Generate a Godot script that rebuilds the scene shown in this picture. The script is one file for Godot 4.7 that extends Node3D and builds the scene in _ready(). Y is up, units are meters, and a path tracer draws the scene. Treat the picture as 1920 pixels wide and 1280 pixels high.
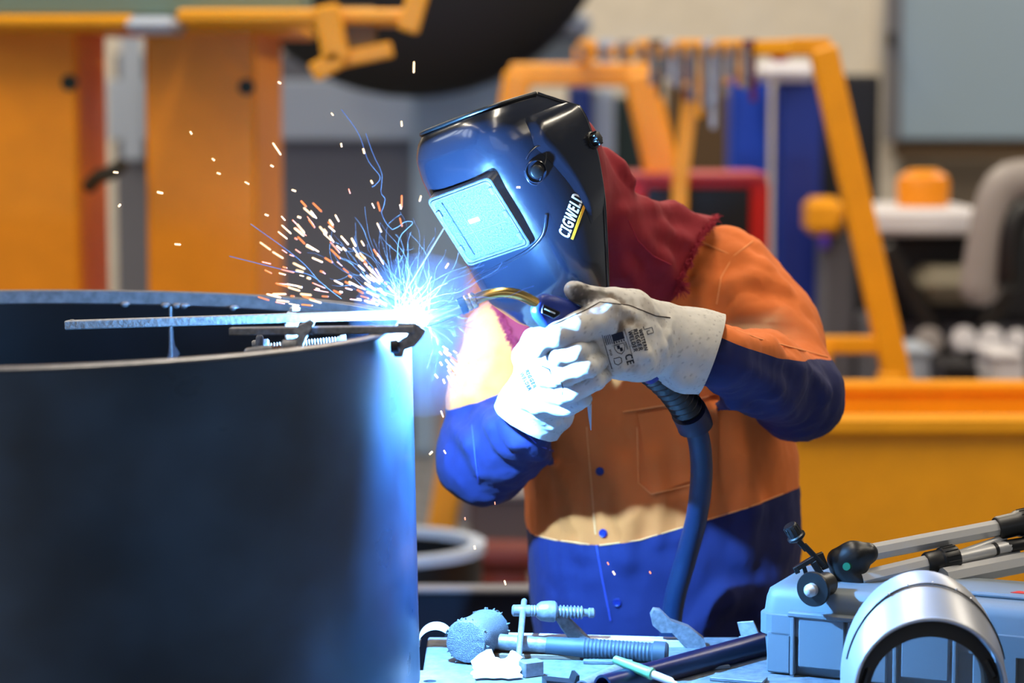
extends Node3D

# Camera constants: 1920x1280 frame, focal length 4400 px, eye 1.55 m above the floor, tipped 5.6 degrees down.
const FPX := 4400.0
const EYE := 1.55
const TILT := 0.0977384
const DESK := 0.77
const RIM := 1.267

var nz := FastNoiseLite.new()
var rng := RandomNumberGenerator.new()
var mats := {}
var noises := {}
var names := {}


# ---------- mesh building ----------
class Shape:
	var v := PackedVector3Array()
	var g := PackedInt32Array()

	func tri(a: Vector3, b: Vector3, c: Vector3, s: int) -> void:
		v.append(a)
		v.append(b)
		v.append(c)
		g.append(s)

	func quad(a: Vector3, b: Vector3, c: Vector3, d: Vector3, s: int) -> void:
		tri(a, b, c, s)
		tri(a, c, d, s)

	# turns the triangles added since `from` so that they face outward (clockwise seen from outside)
	func fix(from: int) -> void:
		var mid := Vector3.ZERO
		for i in range(from, v.size()):
			mid += v[i]
		mid /= maxf(1.0, v.size() - from)
		var vol := 0.0
		for i in range(from, v.size(), 3):
			vol += (v[i] - mid).dot((v[i + 1] - mid).cross(v[i + 2] - mid))
		if vol > 0.0:
			for i in range(from, v.size(), 3):
				var t := v[i + 1]
				v[i + 1] = v[i + 2]
				v[i + 2] = t

	func box(at: Vector3, size: Vector3, b := Basis(), bevel := 0.003) -> void:
		var from := v.size()
		var h := size / 2.0
		bevel = minf(bevel, minf(h.x, minf(h.y, h.z)) * 0.9)
		var p := func(s: Vector3, ax: int) -> Vector3:
			var q := Vector3(s.x * (h.x - (0.0 if ax == 0 else bevel)), s.y * (h.y - (0.0 if ax == 1 else bevel)), s.z * (h.z - (0.0 if ax == 2 else bevel)))
			return at + b * q
		var sg := [-1.0, 1.0]
		var tr := func(a: Vector3, bb: Vector3, c: Vector3) -> void:
			if (bb - a).cross(c - a).dot((a + bb + c) / 3.0 - at) > 0.0:
				tri(a, c, bb, -1)
			else:
				tri(a, bb, c, -1)
		var qd := func(a: Vector3, bb: Vector3, c: Vector3, d: Vector3) -> void:
			tr.call(a, bb, c)
			tr.call(a, c, d)
		for ax in 3:
			for s in sg:
				var k := []
				for e in [[-1.0, -1.0], [1.0, -1.0], [1.0, 1.0], [-1.0, 1.0]]:
					var w := Vector3.ZERO
					w[ax] = s
					w[(ax + 1) % 3] = e[0]
					w[(ax + 2) % 3] = e[1]
					k.append(p.call(w, ax))
				qd.call(k[0], k[1], k[2], k[3])
		for ax in 3:
			var ay := (ax + 1) % 3
			var az := (ax + 2) % 3
			for s in sg:
				for t in sg:
					var w0 := Vector3.ZERO
					w0[ay] = s
					w0[az] = t
					var w1 := w0
					w0[ax] = -1.0
					w1[ax] = 1.0
					qd.call(p.call(w0, ay), p.call(w1, ay), p.call(w1, az), p.call(w0, az))
		for x in sg:
			for y in sg:
				for z in sg:
					var w := Vector3(x, y, z)
					tr.call(p.call(w, 0), p.call(w, 1), p.call(w, 2))

	# closed rings joined in order; caps when closed_ends
	func loft(rings: Array, caps := true, s := 1, flat_caps := true) -> void:
		var from := v.size()
		for i in rings.size() - 1:
			var a: PackedVector3Array = rings[i]
			var b: PackedVector3Array = rings[i + 1]
			var n := a.size()
			for j in n:
				quad(a[j], a[(j + 1) % n], b[(j + 1) % n], b[j], s)
		if caps:
			for e in 2:
				var r: PackedVector3Array = rings[0] if e == 0 else rings[rings.size() - 1]
				var c := Vector3.ZERO
				for q in r:
					c += q
				c /= r.size()
				for j in r.size():
					if e == 0:
						tri(c, r[(j + 1) % r.size()], r[j], 100 + e if flat_caps else s)
					else:
						tri(c, r[j], r[(j + 1) % r.size()], 100 + e if flat_caps else s)
		fix(from)

	func tube(path: PackedVector3Array, radii: Variant, sides := 12, round_ends := false, flat := 1.0, up := Vector3.UP) -> void:
		var rings := []
		var n := path.size()
		var side := Vector3.ZERO
		for i in n:
			var t := (path[mini(i + 1, n - 1)] - path[maxi(i - 1, 0)]).normalized()
			if side == Vector3.ZERO:
				var u := up if absf(t.dot(up)) < 0.95 else Vector3.RIGHT
				side = t.cross(u).normalized()
			else:
				side = (side - t * side.dot(t)).normalized()
			var o := side.cross(t)
			var r: float = radii if radii is float else radii[i]
			var steps := [[0.0, 1.0]]
			if round_ends and i == 0:
				steps = [[-0.95, 0.3], [-0.7, 0.71], [-0.35, 0.93], [0.0, 1.0]]
			if round_ends and i == n - 1:
				steps = [[0.0, 1.0], [0.35, 0.93], [0.7, 0.71], [0.95, 0.3]]
			for st in steps:
				var ring := PackedVector3Array()
				for j in sides:
					var a := TAU * j / sides
					ring.append(path[i] + t * (r * float(st[0])) + (side * cos(a) + o * sin(a) * flat) * r * float(st[1]))
				rings.append(ring)
		loft(rings, true, 1, not round_ends)

	# profile of (along, radius) turned about an axis; sharp corners keep their edge
	func lathe(at: Vector3, axis: Vector3, prof: Array, sides := 24) -> void:
		var from := v.size()
		axis = axis.normalized()
		var u := Vector3.UP if absf(axis.y) < 0.9 else Vector3.RIGHT
		var x := axis.cross(u).normalized()
		var y := axis.cross(x)
		var s := 1
		for i in prof.size() - 1:
			var p0: Vector2 = prof[i]
			var p1: Vector2 = prof[i + 1]
			if i > 0:
				var pp: Vector2 = prof[i - 1]
				if absf((p0 - pp).angle_to(p1 - p0)) > 0.65:
					s += 1
			for j in sides:
				var a := TAU * j / sides
				var b := TAU * (j + 1) / sides
				var da := x * cos(a) + y * sin(a)
				var db := x * cos(b) + y * sin(b)
				var q0 := at + axis * p0.x
				var q1 := at + axis * p1.x
				if p0.y > 1e-6:
					tri(q0 + da * p0.y, q0 + db * p0.y, q1 + db * p1.y, s)
				if p1.y > 1e-6:
					tri(q0 + da * p0.y, q1 + db * p1.y, q1 + da * p1.y, s)
		fix(from)

	# a flat outline in the plane of bx, by, pushed along bz by depth, edges chamfered
	func prism(at: Vector3, b: Basis, outline: PackedVector2Array, depth: float, bevel := 0.0015, s := -1) -> void:
		var from := v.size()
		var inner := outline
		if bevel > 0.0:
			var ins := Geometry2D.offset_polygon(outline, -bevel)
			if ins.size() == 1 and ins[0].size() == outline.size():
				inner = outline.duplicate()
				for i in outline.size():
					var best := 0
					for j in ins[0].size():
						if ins[0][j].distance_to(outline[i]) < ins[0][best].distance_to(outline[i]):
							best = j
					inner[i] = ins[0][best]
			else:
				bevel = 0.0
		var put := func(q: Vector2, z: float) -> Vector3: return at + b.x * q.x + b.y * q.y + b.z * z
		var n := outline.size()
		var idx := Geometry2D.triangulate_polygon(inner)
		var cw := Geometry2D.is_polygon_clockwise(outline)
		for k in range(0, idx.size(), 3):
			var a := inner[idx[k]]
			var c := inner[idx[k + 1]]
			var d := inner[idx[k + 2]]
			if ((c - a).cross(d - a) < 0.0) != cw:
				var t := c
				c = d
				d = t
			tri(put.call(a, depth), put.call(c, depth), put.call(d, depth), -1)
			tri(put.call(a, 0.0), put.call(d, 0.0), put.call(c, 0.0), -1)
		for i in n:
			var j := (i + 1) % n
			quad(put.call(outline[i], bevel), put.call(outline[j], bevel), put.call(outline[j], depth - bevel), put.call(outline[i], depth - bevel), s)
			if bevel > 0.0:
				quad(put.call(outline[i], depth - bevel), put.call(outline[j], depth - bevel), put.call(inner[j], depth), put.call(inner[i], depth), -1)
				quad(put.call(inner[i], 0.0), put.call(inner[j], 0.0), put.call(outline[j], bevel), put.call(outline[i], bevel), -1)
		fix(from)

	# two matching grids of points: outer skin and inner skin of a sheet with thickness
	func sheet(top: Array, bottom: Array, s := 1) -> void:
		var from := v.size()
		var n := top.size()
		var m: int = top[0].size()
		for i in n - 1:
			for j in m - 1:
				quad(top[i][j], top[i + 1][j], top[i + 1][j + 1], top[i][j + 1], s)
				quad(bottom[i][j], bottom[i][j + 1], bottom[i + 1][j + 1], bottom[i + 1][j], s + 1)
		for i in n - 1:
			quad(top[i][0], bottom[i][0], bottom[i + 1][0], top[i + 1][0], s + 2)
			quad(top[i][m - 1], top[i + 1][m - 1], bottom[i + 1][m - 1], bottom[i][m - 1], s + 3)
		for j in m - 1:
			quad(top[0][j], top[0][j + 1], bottom[0][j + 1], bottom[0][j], s + 4)
			quad(top[n - 1][j], bottom[n - 1][j], bottom[n - 1][j + 1], top[n - 1][j + 1], s + 5)
		# orient by the volume between the skins
		var vol := 0.0
		for i in range(from, v.size(), 3):
			vol += v[i].dot(v[i + 1].cross(v[i + 2]))
		if vol > 0.0:
			for i in range(from, v.size(), 3):
				var t := v[i + 1]
				v[i + 1] = v[i + 2]
				v[i + 2] = t

	func ball(at: Vector3, r: Vector3, n := 10) -> void:
		var rings := []
		for i in range(1, n):
			var a := PI * i / n
			var ring := PackedVector3Array()
			for j in n * 2:
				var b := PI * j / n
				ring.append(at + Vector3(r.x * sin(a) * cos(b), r.y * cos(a), r.z * sin(a) * sin(b)))
			rings.append(ring)
		loft(rings, true, 1, false)

	func mesh() -> ArrayMesh:
		var st := SurfaceTool.new()
		st.begin(Mesh.PRIMITIVE_TRIANGLES)
		for i in g.size():
			st.set_smooth_group(g[i])
			st.add_vertex(v[i * 3])
			st.set_smooth_group(g[i])
			st.add_vertex(v[i * 3 + 1])
			st.set_smooth_group(g[i])
			st.add_vertex(v[i * 3 + 2])
		st.generate_normals()
		return st.commit()


# ---------- smooth distance field of tapered capsules, with an optional stack of rounded slices ----------
class Field:
	var a := PackedVector3Array()
	var ab := PackedVector3Array()
	var inv := PackedFloat32Array()
	var ra := PackedFloat32Array()
	var dr := PackedFloat32Array()
	var k := PackedFloat32Array()
	var sl := []
	var sy0 := 0.0
	var sdy := 1.0
	var expo := 2.4

	func cap(p: Vector3, q: Vector3, r0: float, r1: float, kk := 0.02) -> void:
		a.append(p)
		ab.append(q - p)
		inv.append(1.0 / maxf((q - p).length_squared(), 1e-9))
		ra.append(r0)
		dr.append(r1 - r0)
		k.append(kk)

	func chain(pts: Array, rr: Array, kk := 0.006) -> void:
		for i in pts.size() - 1:
			cap(pts[i], pts[i + 1], rr[i], rr[i + 1], kk)

	func slices(rows: Array, n := 24) -> void: # rows of [y, cx, cz, half width, half depth], top first
		sy0 = rows[rows.size() - 1][0]
		sdy = (rows[0][0] - sy0) / (n - 1)
		for i in n:
			var y := sy0 + sdy * i
			var j := rows.size() - 2
			while j > 0 and y > rows[j][0]:
				j -= 1
			var t := clampf((y - rows[j + 1][0]) / (rows[j][0] - rows[j + 1][0]), 0.0, 1.0)
			t = t * t * (3.0 - 2.0 * t) * 0.5 + t * 0.5
			var r := PackedFloat32Array()
			for c in range(1, 5):
				r.append(lerpf(rows[j + 1][c], rows[j][c], t))
			sl.append(r)

	func stack(p: Vector3) -> float:
		var f := clampf((p.y - sy0) / sdy, 0.0, sl.size() - 1.001)
		var i := int(f)
		f -= i
		var s0: PackedFloat32Array = sl[i]
		var s1: PackedFloat32Array = sl[i + 1]
		var w := s0[2] + (s1[2] - s0[2]) * f
		var h := s0[3] + (s1[3] - s0[3]) * f
		var x := absf(p.x - s0[0] - (s1[0] - s0[0]) * f) / w
		var z := absf(p.z - s0[1] - (s1[1] - s0[1]) * f) / h
		var m := pow(pow(x, expo) + pow(z, expo), 1.0 / expo)
		var d := (m - 1.0) * minf(w, h)
		var over := maxf(p.y - sy0 - sdy * (sl.size() - 1), sy0 - p.y)
		return maxf(d, over)

	func bone(i: int, p: Vector3) -> float:
		var ap := p - a[i]
		var t := clampf(ap.dot(ab[i]) * inv[i], 0.0, 1.0)
		return (ap - ab[i] * t).length() - ra[i] - dr[i] * t

	func d(p: Vector3) -> float:
		var r := stack(p) if sl.size() else 1e3
		for i in a.size():
			var ap := p - a[i]
			var v := ab[i]
			var t := clampf(ap.dot(v) * inv[i], 0.0, 1.0)
			var e := (ap - v * t).length() - ra[i] - dr[i] * t
			var kk := k[i]
			if kk < 0.0: # carve
				var h2 := maxf(-kk - absf(r + e), 0.0) / -kk
				r = maxf(r, -e) - h2 * h2 * kk * 0.25
			else:
				var h := maxf(kk - absf(r - e), 0.0) / kk
				r = minf(r, e) - h * h * kk * 0.25
		return r

	func n(p: Vector3) -> Vector3:
		var e := 0.0015
		return Vector3(d(p + Vector3(e, 0, 0)) - d(p - Vector3(e, 0, 0)), d(p + Vector3(0, e, 0)) - d(p - Vector3(0, e, 0)), d(p + Vector3(0, 0, e)) - d(p - Vector3(0, 0, e))).normalized()

	# nearest point of the surface from a point near it
	func snap(p: Vector3) -> Vector3:
		for i in 3:
			p -= n(p) * d(p)
		return p

	func hit(o: Vector3, dir: Vector3, t0: float, t1: float) -> Vector3:
		var t := t0
		for i in 90:
			var e := d(o + dir * t)
			if e < 0.0004 or t > t1:
				break
			t += maxf(e * 0.8, 0.0004)
		return o + dir * minf(t, t1)


# surface nets over the cells that the surface crosses; returns [points, normals, triangle indices]
func nets(f: Field, lo: Vector3, hi: Vector3, h: float, bump: Variant = null) -> Array:
	var nx := int(ceil((hi.x - lo.x) / h / 4.0)) * 4 + 1
	var ny := int(ceil((hi.y - lo.y) / h / 4.0)) * 4 + 1
	var nn := int(ceil((hi.z - lo.z) / h / 4.0)) * 4 + 1
	var vals := PackedFloat32Array()
	vals.resize(nx * ny * nn)
	vals.fill(1e3)
	var cells := PackedInt32Array()
	var sxy := nx * ny
	for bz in range(0, nn - 1, 4):
		for by in range(0, ny - 1, 4):
			for bx in range(0, nx - 1, 4):
				if absf(f.d(lo + Vector3(bx + 2, by + 2, bz + 2) * h)) > h * 5.2:
					continue
				for z in range(bz, bz + 5):
					for y in range(by, by + 5):
						var row := z * sxy + y * nx
						for x in range(bx, bx + 5):
							if vals[row + x] > 900.0:
								vals[row + x] = f.d(lo + Vector3(x, y, z) * h)
				for z in range(bz, bz + 4):
					for y in range(by, by + 4):
						for x in range(bx, bx + 4):
							cells.append(z * sxy + y * nx + x)
	var id := {}
	var pts := PackedVector3Array()
	var corner := [0, 1, nx, nx + 1, sxy, sxy + 1, sxy + nx, sxy + nx + 1]
	var off := [Vector3(0, 0, 0), Vector3(1, 0, 0), Vector3(0, 1, 0), Vector3(1, 1, 0), Vector3(0, 0, 1), Vector3(1, 0, 1), Vector3(0, 1, 1), Vector3(1, 1, 1)]
	var edges := [[0, 1], [2, 3], [4, 5], [6, 7], [0, 2], [1, 3], [4, 6], [5, 7], [0, 4], [1, 5], [2, 6], [3, 7]]
	var c8 := PackedFloat32Array()
	c8.resize(8)
	for c in cells:
		var neg := 0
		for i in 8:
			c8[i] = vals[c + corner[i]]
			if c8[i] < 0.0:
				neg += 1
		if neg == 0 or neg == 8:
			continue
		var sum := Vector3.ZERO
		var cnt := 0
		for e in edges:
			var u := c8[e[0]]
			var w := c8[e[1]]
			if (u < 0.0) != (w < 0.0):
				sum += (off[e[0]] as Vector3).lerp(off[e[1]], u / (u - w))
				cnt += 1
		var z := c / sxy
		var y := (c - z * sxy) / nx
		id[c] = pts.size()
		pts.append(lo + (Vector3(c - z * sxy - y * nx, y, z) + sum / cnt) * h)
	var tris := PackedInt32Array()
	var step := [1, nx, sxy]
	for c in id:
		for ax in 3:
			var u := vals[c]
			var w := vals[c + step[ax]]
			if (u < 0.0) == (w < 0.0) or w > 900.0:
				continue
			var s1: int = step[(ax + 1) % 3]
			var s2: int = step[(ax + 2) % 3]
			if not (id.has(c - s1) and id.has(c - s2) and id.has(c - s1 - s2)):
				continue
			var q := [id[c], id[c - s1], id[c - s1 - s2], id[c - s2]]
			if u < 0.0:
				tris.append_array([q[0], q[2], q[1], q[0], q[3], q[2]])
			else:
				tris.append_array([q[0], q[1], q[2], q[0], q[2], q[3]])
	var nrm := smooth_normals(pts, tris)
	if bump != null:
		for i in pts.size():
			pts[i] += nrm[i] * bump.call(pts[i], nrm[i])
		nrm = smooth_normals(pts, tris)
	return [pts, nrm, tris]


func smooth_normals(pts: PackedVector3Array, tris: PackedInt32Array) -> PackedVector3Array:
	var nrm := PackedVector3Array()
	nrm.resize(pts.size())
	for i in range(0, tris.size(), 3):
		var a := pts[tris[i]]
		var x := (pts[tris[i + 2]] - a).cross(pts[tris[i + 1]] - a)
		nrm[tris[i]] += x
		nrm[tris[i + 1]] += x
		nrm[tris[i + 2]] += x
	for i in nrm.size():
		nrm[i] = nrm[i].normalized()
	return nrm


func as_mesh(n: Array, colors := PackedColorArray()) -> ArrayMesh:
	var arr := []
	arr.resize(Mesh.ARRAY_MAX)
	arr[Mesh.ARRAY_VERTEX] = n[0]
	arr[Mesh.ARRAY_NORMAL] = n[1]
	arr[Mesh.ARRAY_INDEX] = n[2]
	if colors.size():
		arr[Mesh.ARRAY_COLOR] = colors
	var m := ArrayMesh.new()
	m.add_surface_from_arrays(Mesh.PRIMITIVE_TRIANGLES, arr)
	return m


# cuts a mesh along level(p) = 0: returns [mesh where level > 0, mesh where level < 0]
func cut(n: Array, level: Callable) -> Array:
	var pts: PackedVector3Array = n[0]
	var nrm: PackedVector3Array = n[1]
	var tris: PackedInt32Array = n[2]
	var out := [[PackedVector3Array(), PackedVector3Array()], [PackedVector3Array(), PackedVector3Array()]]
	for i in range(0, tris.size(), 3):
		var c := (pts[tris[i]] + pts[tris[i + 1]] + pts[tris[i + 2]]) / 3.0
		var g := [level.call(pts[tris[i]], c), level.call(pts[tris[i + 1]], c), level.call(pts[tris[i + 2]], c)]
		for s in 2:
			var pv := []
			var pn := []
			for e in 3:
				var i0 := tris[i + e]
				var i1 := tris[i + (e + 1) % 3]
				var g0: float = g[e] if s == 0 else -g[e]
				var g1: float = g[(e + 1) % 3] if s == 0 else -g[(e + 1) % 3]
				if g0 >= 0.0:
					pv.append(pts[i0])
					pn.append(nrm[i0])
				if (g0 >= 0.0) != (g1 >= 0.0):
					var t := g0 / (g0 - g1)
					pv.append(pts[i0].lerp(pts[i1], t))
					pn.append(nrm[i0].lerp(nrm[i1], t))
			for e in range(1, pv.size() - 1):
				for q in [0, e, e + 1]:
					out[s][0].append(pv[q])
					out[s][1].append(pn[q])
	var res := []
	for s in 2:
		if out[s][0].size() == 0:
			res.append(null)
			continue
		var arr := []
		arr.resize(Mesh.ARRAY_MAX)
		arr[Mesh.ARRAY_VERTEX] = out[s][0]
		arr[Mesh.ARRAY_NORMAL] = out[s][1]
		var m := ArrayMesh.new()
		m.add_surface_from_arrays(Mesh.PRIMITIVE_TRIANGLES, arr)
		res.append(m)
	return res


# ---------- places ----------
func ray(px: float, py: float) -> Vector3:
	var x := (px - 960.0) / FPX
	var y := -(py - 640.0) / FPX
	return Vector3(x, y * cos(TILT) - sin(TILT), -y * sin(TILT) - cos(TILT))


func P(px: float, py: float, d: float) -> Vector3: # the point at distance d in front of the camera seen at that place of the photograph
	var r := ray(px, py)
	return Vector3(0, EYE, 0) + r * (d / -r.z)


func T(px: float, py: float, up := 0.0) -> Vector3: # the point of the table top seen at that place
	var r := ray(px, py)
	return Vector3(0, EYE, 0) + r * ((DESK + up - EYE) / r.y)


func on(f: Field, px: float, py: float, t0 := 2.8, t1 := 4.2) -> Vector3:
	return f.hit(Vector3(0, EYE, 0), ray(px, py).normalized(), t0, t1)


func curve(pts: Array, n: int) -> PackedVector3Array: # Catmull-Rom through the points
	var out := PackedVector3Array()
	var m := pts.size() - 1
	for i in n:
		var f := float(i) / (n - 1) * m
		var j := mini(int(f), m - 1)
		var t := f - j
		var p0: Vector3 = pts[maxi(j - 1, 0)]
		var p1: Vector3 = pts[j]
		var p2: Vector3 = pts[j + 1]
		var p3: Vector3 = pts[mini(j + 2, m)]
		out.append(p1.cubic_interpolate(p2, p0, p3, t))
	return out


# ---------- naming ----------
func numbered(called: String) -> String:
	var n: int = names.get(called, 0)
	names[called] = n + 1
	return called if n == 0 else "%s_%03d" % [called, n]


func tag(o: Node3D, label: String, category: String, group := "", kind := "") -> Node3D:
	o.set_meta("label", label)
	if category:
		o.set_meta("category", category)
	if group:
		o.set_meta("group", group)
	if kind:
		o.set_meta("kind", kind)
	return o


func thing(called: String, label: String, category: String, at := Vector3.ZERO, group := "") -> Node3D:
	var o := Node3D.new()
	o.name = numbered(called)
	o.position = at
	add_child(o, true)
	return tag(o, label, category, group)


# one named mesh under parent; shapes are built in world coordinates and moved to the parent's own
func part(parent: Node3D, called: String, shape: Variant, m: Material, label := "") -> MeshInstance3D:
	var o := MeshInstance3D.new()
	o.mesh = shape.mesh() if shape is Shape else shape
	o.material_override = m
	if parent == null:
		o.name = numbered(called)
		add_child(o, true)
	else:
		o.name = called
		parent.add_child(o, true)
		var w := Vector3.ZERO
		var q: Node = parent
		while q is Node3D and q != self:
			w += (q as Node3D).position
			q = q.get_parent()
		o.position = -w
	if label:
		o.set_meta("label", label)
	o.cast_shadow = GeometryInstance3D.SHADOW_CASTING_SETTING_ON
	return o


func struct(called: String, shape: Variant, m: Material, label: String) -> MeshInstance3D:
	var o := part(null, called, shape, m)
	o.set_meta("kind", "structure")
	o.set_meta("label", label)
	return o


# ---------- materials ----------
func noise_tex(key: String, freq: float, lo: Color, hi: Color, kind := FastNoiseLite.TYPE_SIMPLEX_SMOOTH, oct := 4, as_normal := false, strength := 4.0) -> NoiseTexture2D:
	if noises.has(key):
		return noises[key]
	var t := NoiseTexture2D.new()
	t.width = 512
	t.height = 512
	t.seamless = true
	var f := FastNoiseLite.new()
	f.seed = hash(key) % 1000
	f.noise_type = kind
	f.frequency = freq
	f.fractal_octaves = oct
	t.noise = f
	if as_normal:
		t.as_normal_map = true
		t.bump_strength = strength
	else:
		var r := Gradient.new()
		r.set_color(0, lo)
		r.set_color(1, hi)
		t.color_ramp = r
	noises[key] = t
	return t


func mat(key: String, c: Color, rough := 0.6, metal := 0.0) -> StandardMaterial3D:
	if mats.has(key):
		return mats[key]
	var m := StandardMaterial3D.new()
	m.resource_name = key
	m.albedo_color = c
	m.roughness = rough
	m.metallic = metal
	mats[key] = m
	return m


# gives a material speckled colour (and relief) through triplanar noise; scale in repeats per metre
func speckle(m: StandardMaterial3D, key: String, freq: float, lo: float, hi: float, per_m: float, relief := 0.0, kind := FastNoiseLite.TYPE_SIMPLEX_SMOOTH, oct := 4) -> StandardMaterial3D:
	m.albedo_texture = noise_tex(key, freq, Color(lo, lo, lo), Color(hi, hi, hi), kind, oct)
	m.uv1_triplanar = true
	m.uv1_world_triplanar = true
	m.uv1_scale = Vector3.ONE * per_m
	if relief > 0.0:
		m.normal_enabled = true
		m.normal_scale = relief
		m.normal_texture = noise_tex(key + "_n", freq, Color.BLACK, Color.WHITE, kind, oct, true, 6.0)
	return m


# ---------- the scene ----------
func _ready() -> void:
	rng.seed = 20
	nz.seed = 7
	nz.frequency = 1.0
	# camera
	var cam := Camera3D.new()
	cam.name = "camera"
	cam.position = Vector3(0, EYE, 0)
	cam.rotation.x = -TILT
	add_child(cam)
	var lens := CameraAttributesPhysical.new()
	lens.frustum_focal_length = 82.5
	lens.frustum_focus_distance = 3.3
	lens.frustum_near = 0.1
	lens.frustum_far = 80.0
	lens.exposure_aperture = 2.5
	cam.attributes = lens
	cam.fov = rad_to_deg(2.0 * atan(640.0 / FPX))
	cam.current = true
	# surroundings and exposure
	var we := WorldEnvironment.new()
	we.name = "surroundings"
	var env := Environment.new()
	env.background_mode = Environment.BG_COLOR
	env.background_color = Color(0.55, 0.62, 0.7)
	env.tonemap_mode = Environment.TONE_MAPPER_LINEAR
	env.tonemap_exposure = 1.0
	env.sdfgi_enabled = true
	env.ssao_enabled = true
	env.ssil_enabled = true
	env.volumetric_fog_enabled = true
	env.volumetric_fog_density = 0.0
	we.environment = env
	add_child(we)
	materials()
	hall_lights()
	hall()
	background()
	drum()
	clamps_on_drum()
	table()
	torch()
	person()
	table_tools()
	tripod_and_shield()
	arc()
	sparks()


func materials() -> void:
	var m: StandardMaterial3D
	m = speckle(mat("workshop yellow paint", Color(0.96, 0.64, 0.015), 0.42), "paint", 0.01, 0.95, 1.0, 1.2)
	m = speckle(mat("orange yellow paint", Color(0.95, 0.57, 0.015), 0.4), "paint", 0.01, 0.95, 1.0, 1.2)
	m = speckle(mat("beige wall paint", Color(0.84, 0.8, 0.74), 0.8), "paint", 0.01, 0.95, 1.0, 0.7)
	m = speckle(mat("concrete", Color(0.52, 0.52, 0.53), 0.75), "concrete", 0.02, 0.7, 1.0, 0.8)
	mat("pale grey sheet", Color(0.66, 0.7, 0.76), 0.55)
	mat("grey sheet", Color(0.4, 0.4, 0.43), 0.6)
	mat("blue grey panel", Color(0.56, 0.64, 0.71), 0.45)
	mat("dark grey steel", Color(0.13, 0.13, 0.15), 0.5, 0.4)
	mat("black rubber", Color(0.028, 0.027, 0.03), 0.6)
	mat("black plastic", Color(0.035, 0.037, 0.045), 0.38)
	mat("black gloss", Color(0.03, 0.03, 0.04), 0.2)
	mat("strong blue paint", Color(0.05, 0.25, 0.72), 0.4)
	mat("dark blue paint", Color(0.03, 0.15, 0.5), 0.4)
	mat("red paint", Color(0.75, 0.05, 0.04), 0.4)
	mat("brown beam", Color(0.36, 0.27, 0.17), 0.7)
	mat("white enamel", Color(0.85, 0.84, 0.86), 0.4)
	mat("warm grey plastic", Color(0.58, 0.55, 0.54), 0.5)
	mat("green grey paint", Color(0.42, 0.5, 0.44), 0.6)
	mat("dark green", Color(0.04, 0.13, 0.09), 0.6)
	mat("maroon cloth dim", Color(0.4, 0.06, 0.15), 0.8)
	m = mat("chrome", Color(0.85, 0.85, 0.87), 0.14, 1.0)
	m = speckle(mat("bare steel", Color(0.74, 0.75, 0.77), 0.36, 0.45), "scuff", 0.03, 0.72, 1.0, 6.0, 0.15)
	m = speckle(mat("dull steel", Color(0.56, 0.56, 0.58), 0.45, 0.4), "scuff", 0.03, 0.72, 1.0, 6.0, 0.3)
	m = speckle(mat("rough steel", Color(0.55, 0.56, 0.58), 0.6, 0.3), "pits", 0.09, 0.45, 1.0, 14.0, 1.6, FastNoiseLite.TYPE_CELLULAR)
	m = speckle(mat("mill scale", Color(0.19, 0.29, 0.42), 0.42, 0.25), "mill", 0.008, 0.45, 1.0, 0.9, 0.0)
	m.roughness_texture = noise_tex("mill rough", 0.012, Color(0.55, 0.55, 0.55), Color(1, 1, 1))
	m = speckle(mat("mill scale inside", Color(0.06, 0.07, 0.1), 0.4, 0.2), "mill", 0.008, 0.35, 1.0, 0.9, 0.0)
	m = speckle(mat("rim steel", Color(0.6, 0.6, 0.62), 0.3, 0.5), "scuff", 0.03, 0.72, 1.0, 3.0, 0.0)
	mat("burn mark", Color(0.3, 0.32, 0.38), 0.6)
	m = speckle(mat("table steel", Color(0.47, 0.5, 0.53), 0.5, 0.15), "scuff", 0.03, 0.72, 1.0, 3.0, 0.3)
	m = mat("orange cloth", Color(0.88, 0.45, 0.17), 0.85)
	speckle(m, "weave", 0.25, 0.9, 1.0, 40.0, 0.35, FastNoiseLite.TYPE_VALUE)
	m.rim_enabled = true
	m.rim = 0.2
	m.rim_tint = 0.6
	m = mat("navy cloth", Color(0.062, 0.09, 0.31), 0.85)
	speckle(m, "weave", 0.25, 0.9, 1.0, 40.0, 0.35, FastNoiseLite.TYPE_VALUE)
	m.rim_enabled = true
	m.rim = 0.05
	m.rim_tint = 0.6
	mat("orange thread", Color(0.93, 0.6, 0.35), 0.8)
	mat("navy thread", Color(0.22, 0.26, 0.62), 0.8)
	mat("button blue", Color(0.1, 0.15, 0.42), 0.3)
	m = mat("maroon cloth", Color(0.55, 0.07, 0.13), 0.85)
	speckle(m, "weave", 0.25, 0.9, 1.0, 40.0, 0.3, FastNoiseLite.TYPE_VALUE)
	mat("maroon fringe", Color(0.62, 0.12, 0.2), 0.9)
	m = mat("glove leather", Color(1, 1, 1), 0.85)
	m.vertex_color_use_as_albedo = true
	m.normal_enabled = true
	m.normal_scale = 0.5
	m.normal_texture = noise_tex("hide_n", 0.12, Color.BLACK, Color.WHITE, FastNoiseLite.TYPE_SIMPLEX, 4, true, 5.0)
	m.uv1_triplanar = true
	m.uv1_world_triplanar = true
	m.uv1_scale = Vector3.ONE * 22.0
	mat("glove ink", Color(0.04, 0.05, 0.13), 0.8)
	mat("glove binding", Color(0.2, 0.14, 0.12), 0.8)
	m = mat("helmet shell", Color(0.068, 0.078, 0.115), 0.27)
	m.clearcoat_enabled = true
	m.clearcoat = 0.6
	m.clearcoat_roughness = 0.12
	m.roughness_texture = noise_tex("helmet rough", 0.03, Color(0.6, 0.6, 0.6), Color(1, 1, 1))
	m.uv1_triplanar = true
	m.uv1_world_triplanar = true
	m.uv1_scale = Vector3.ONE * 6.0
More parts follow.
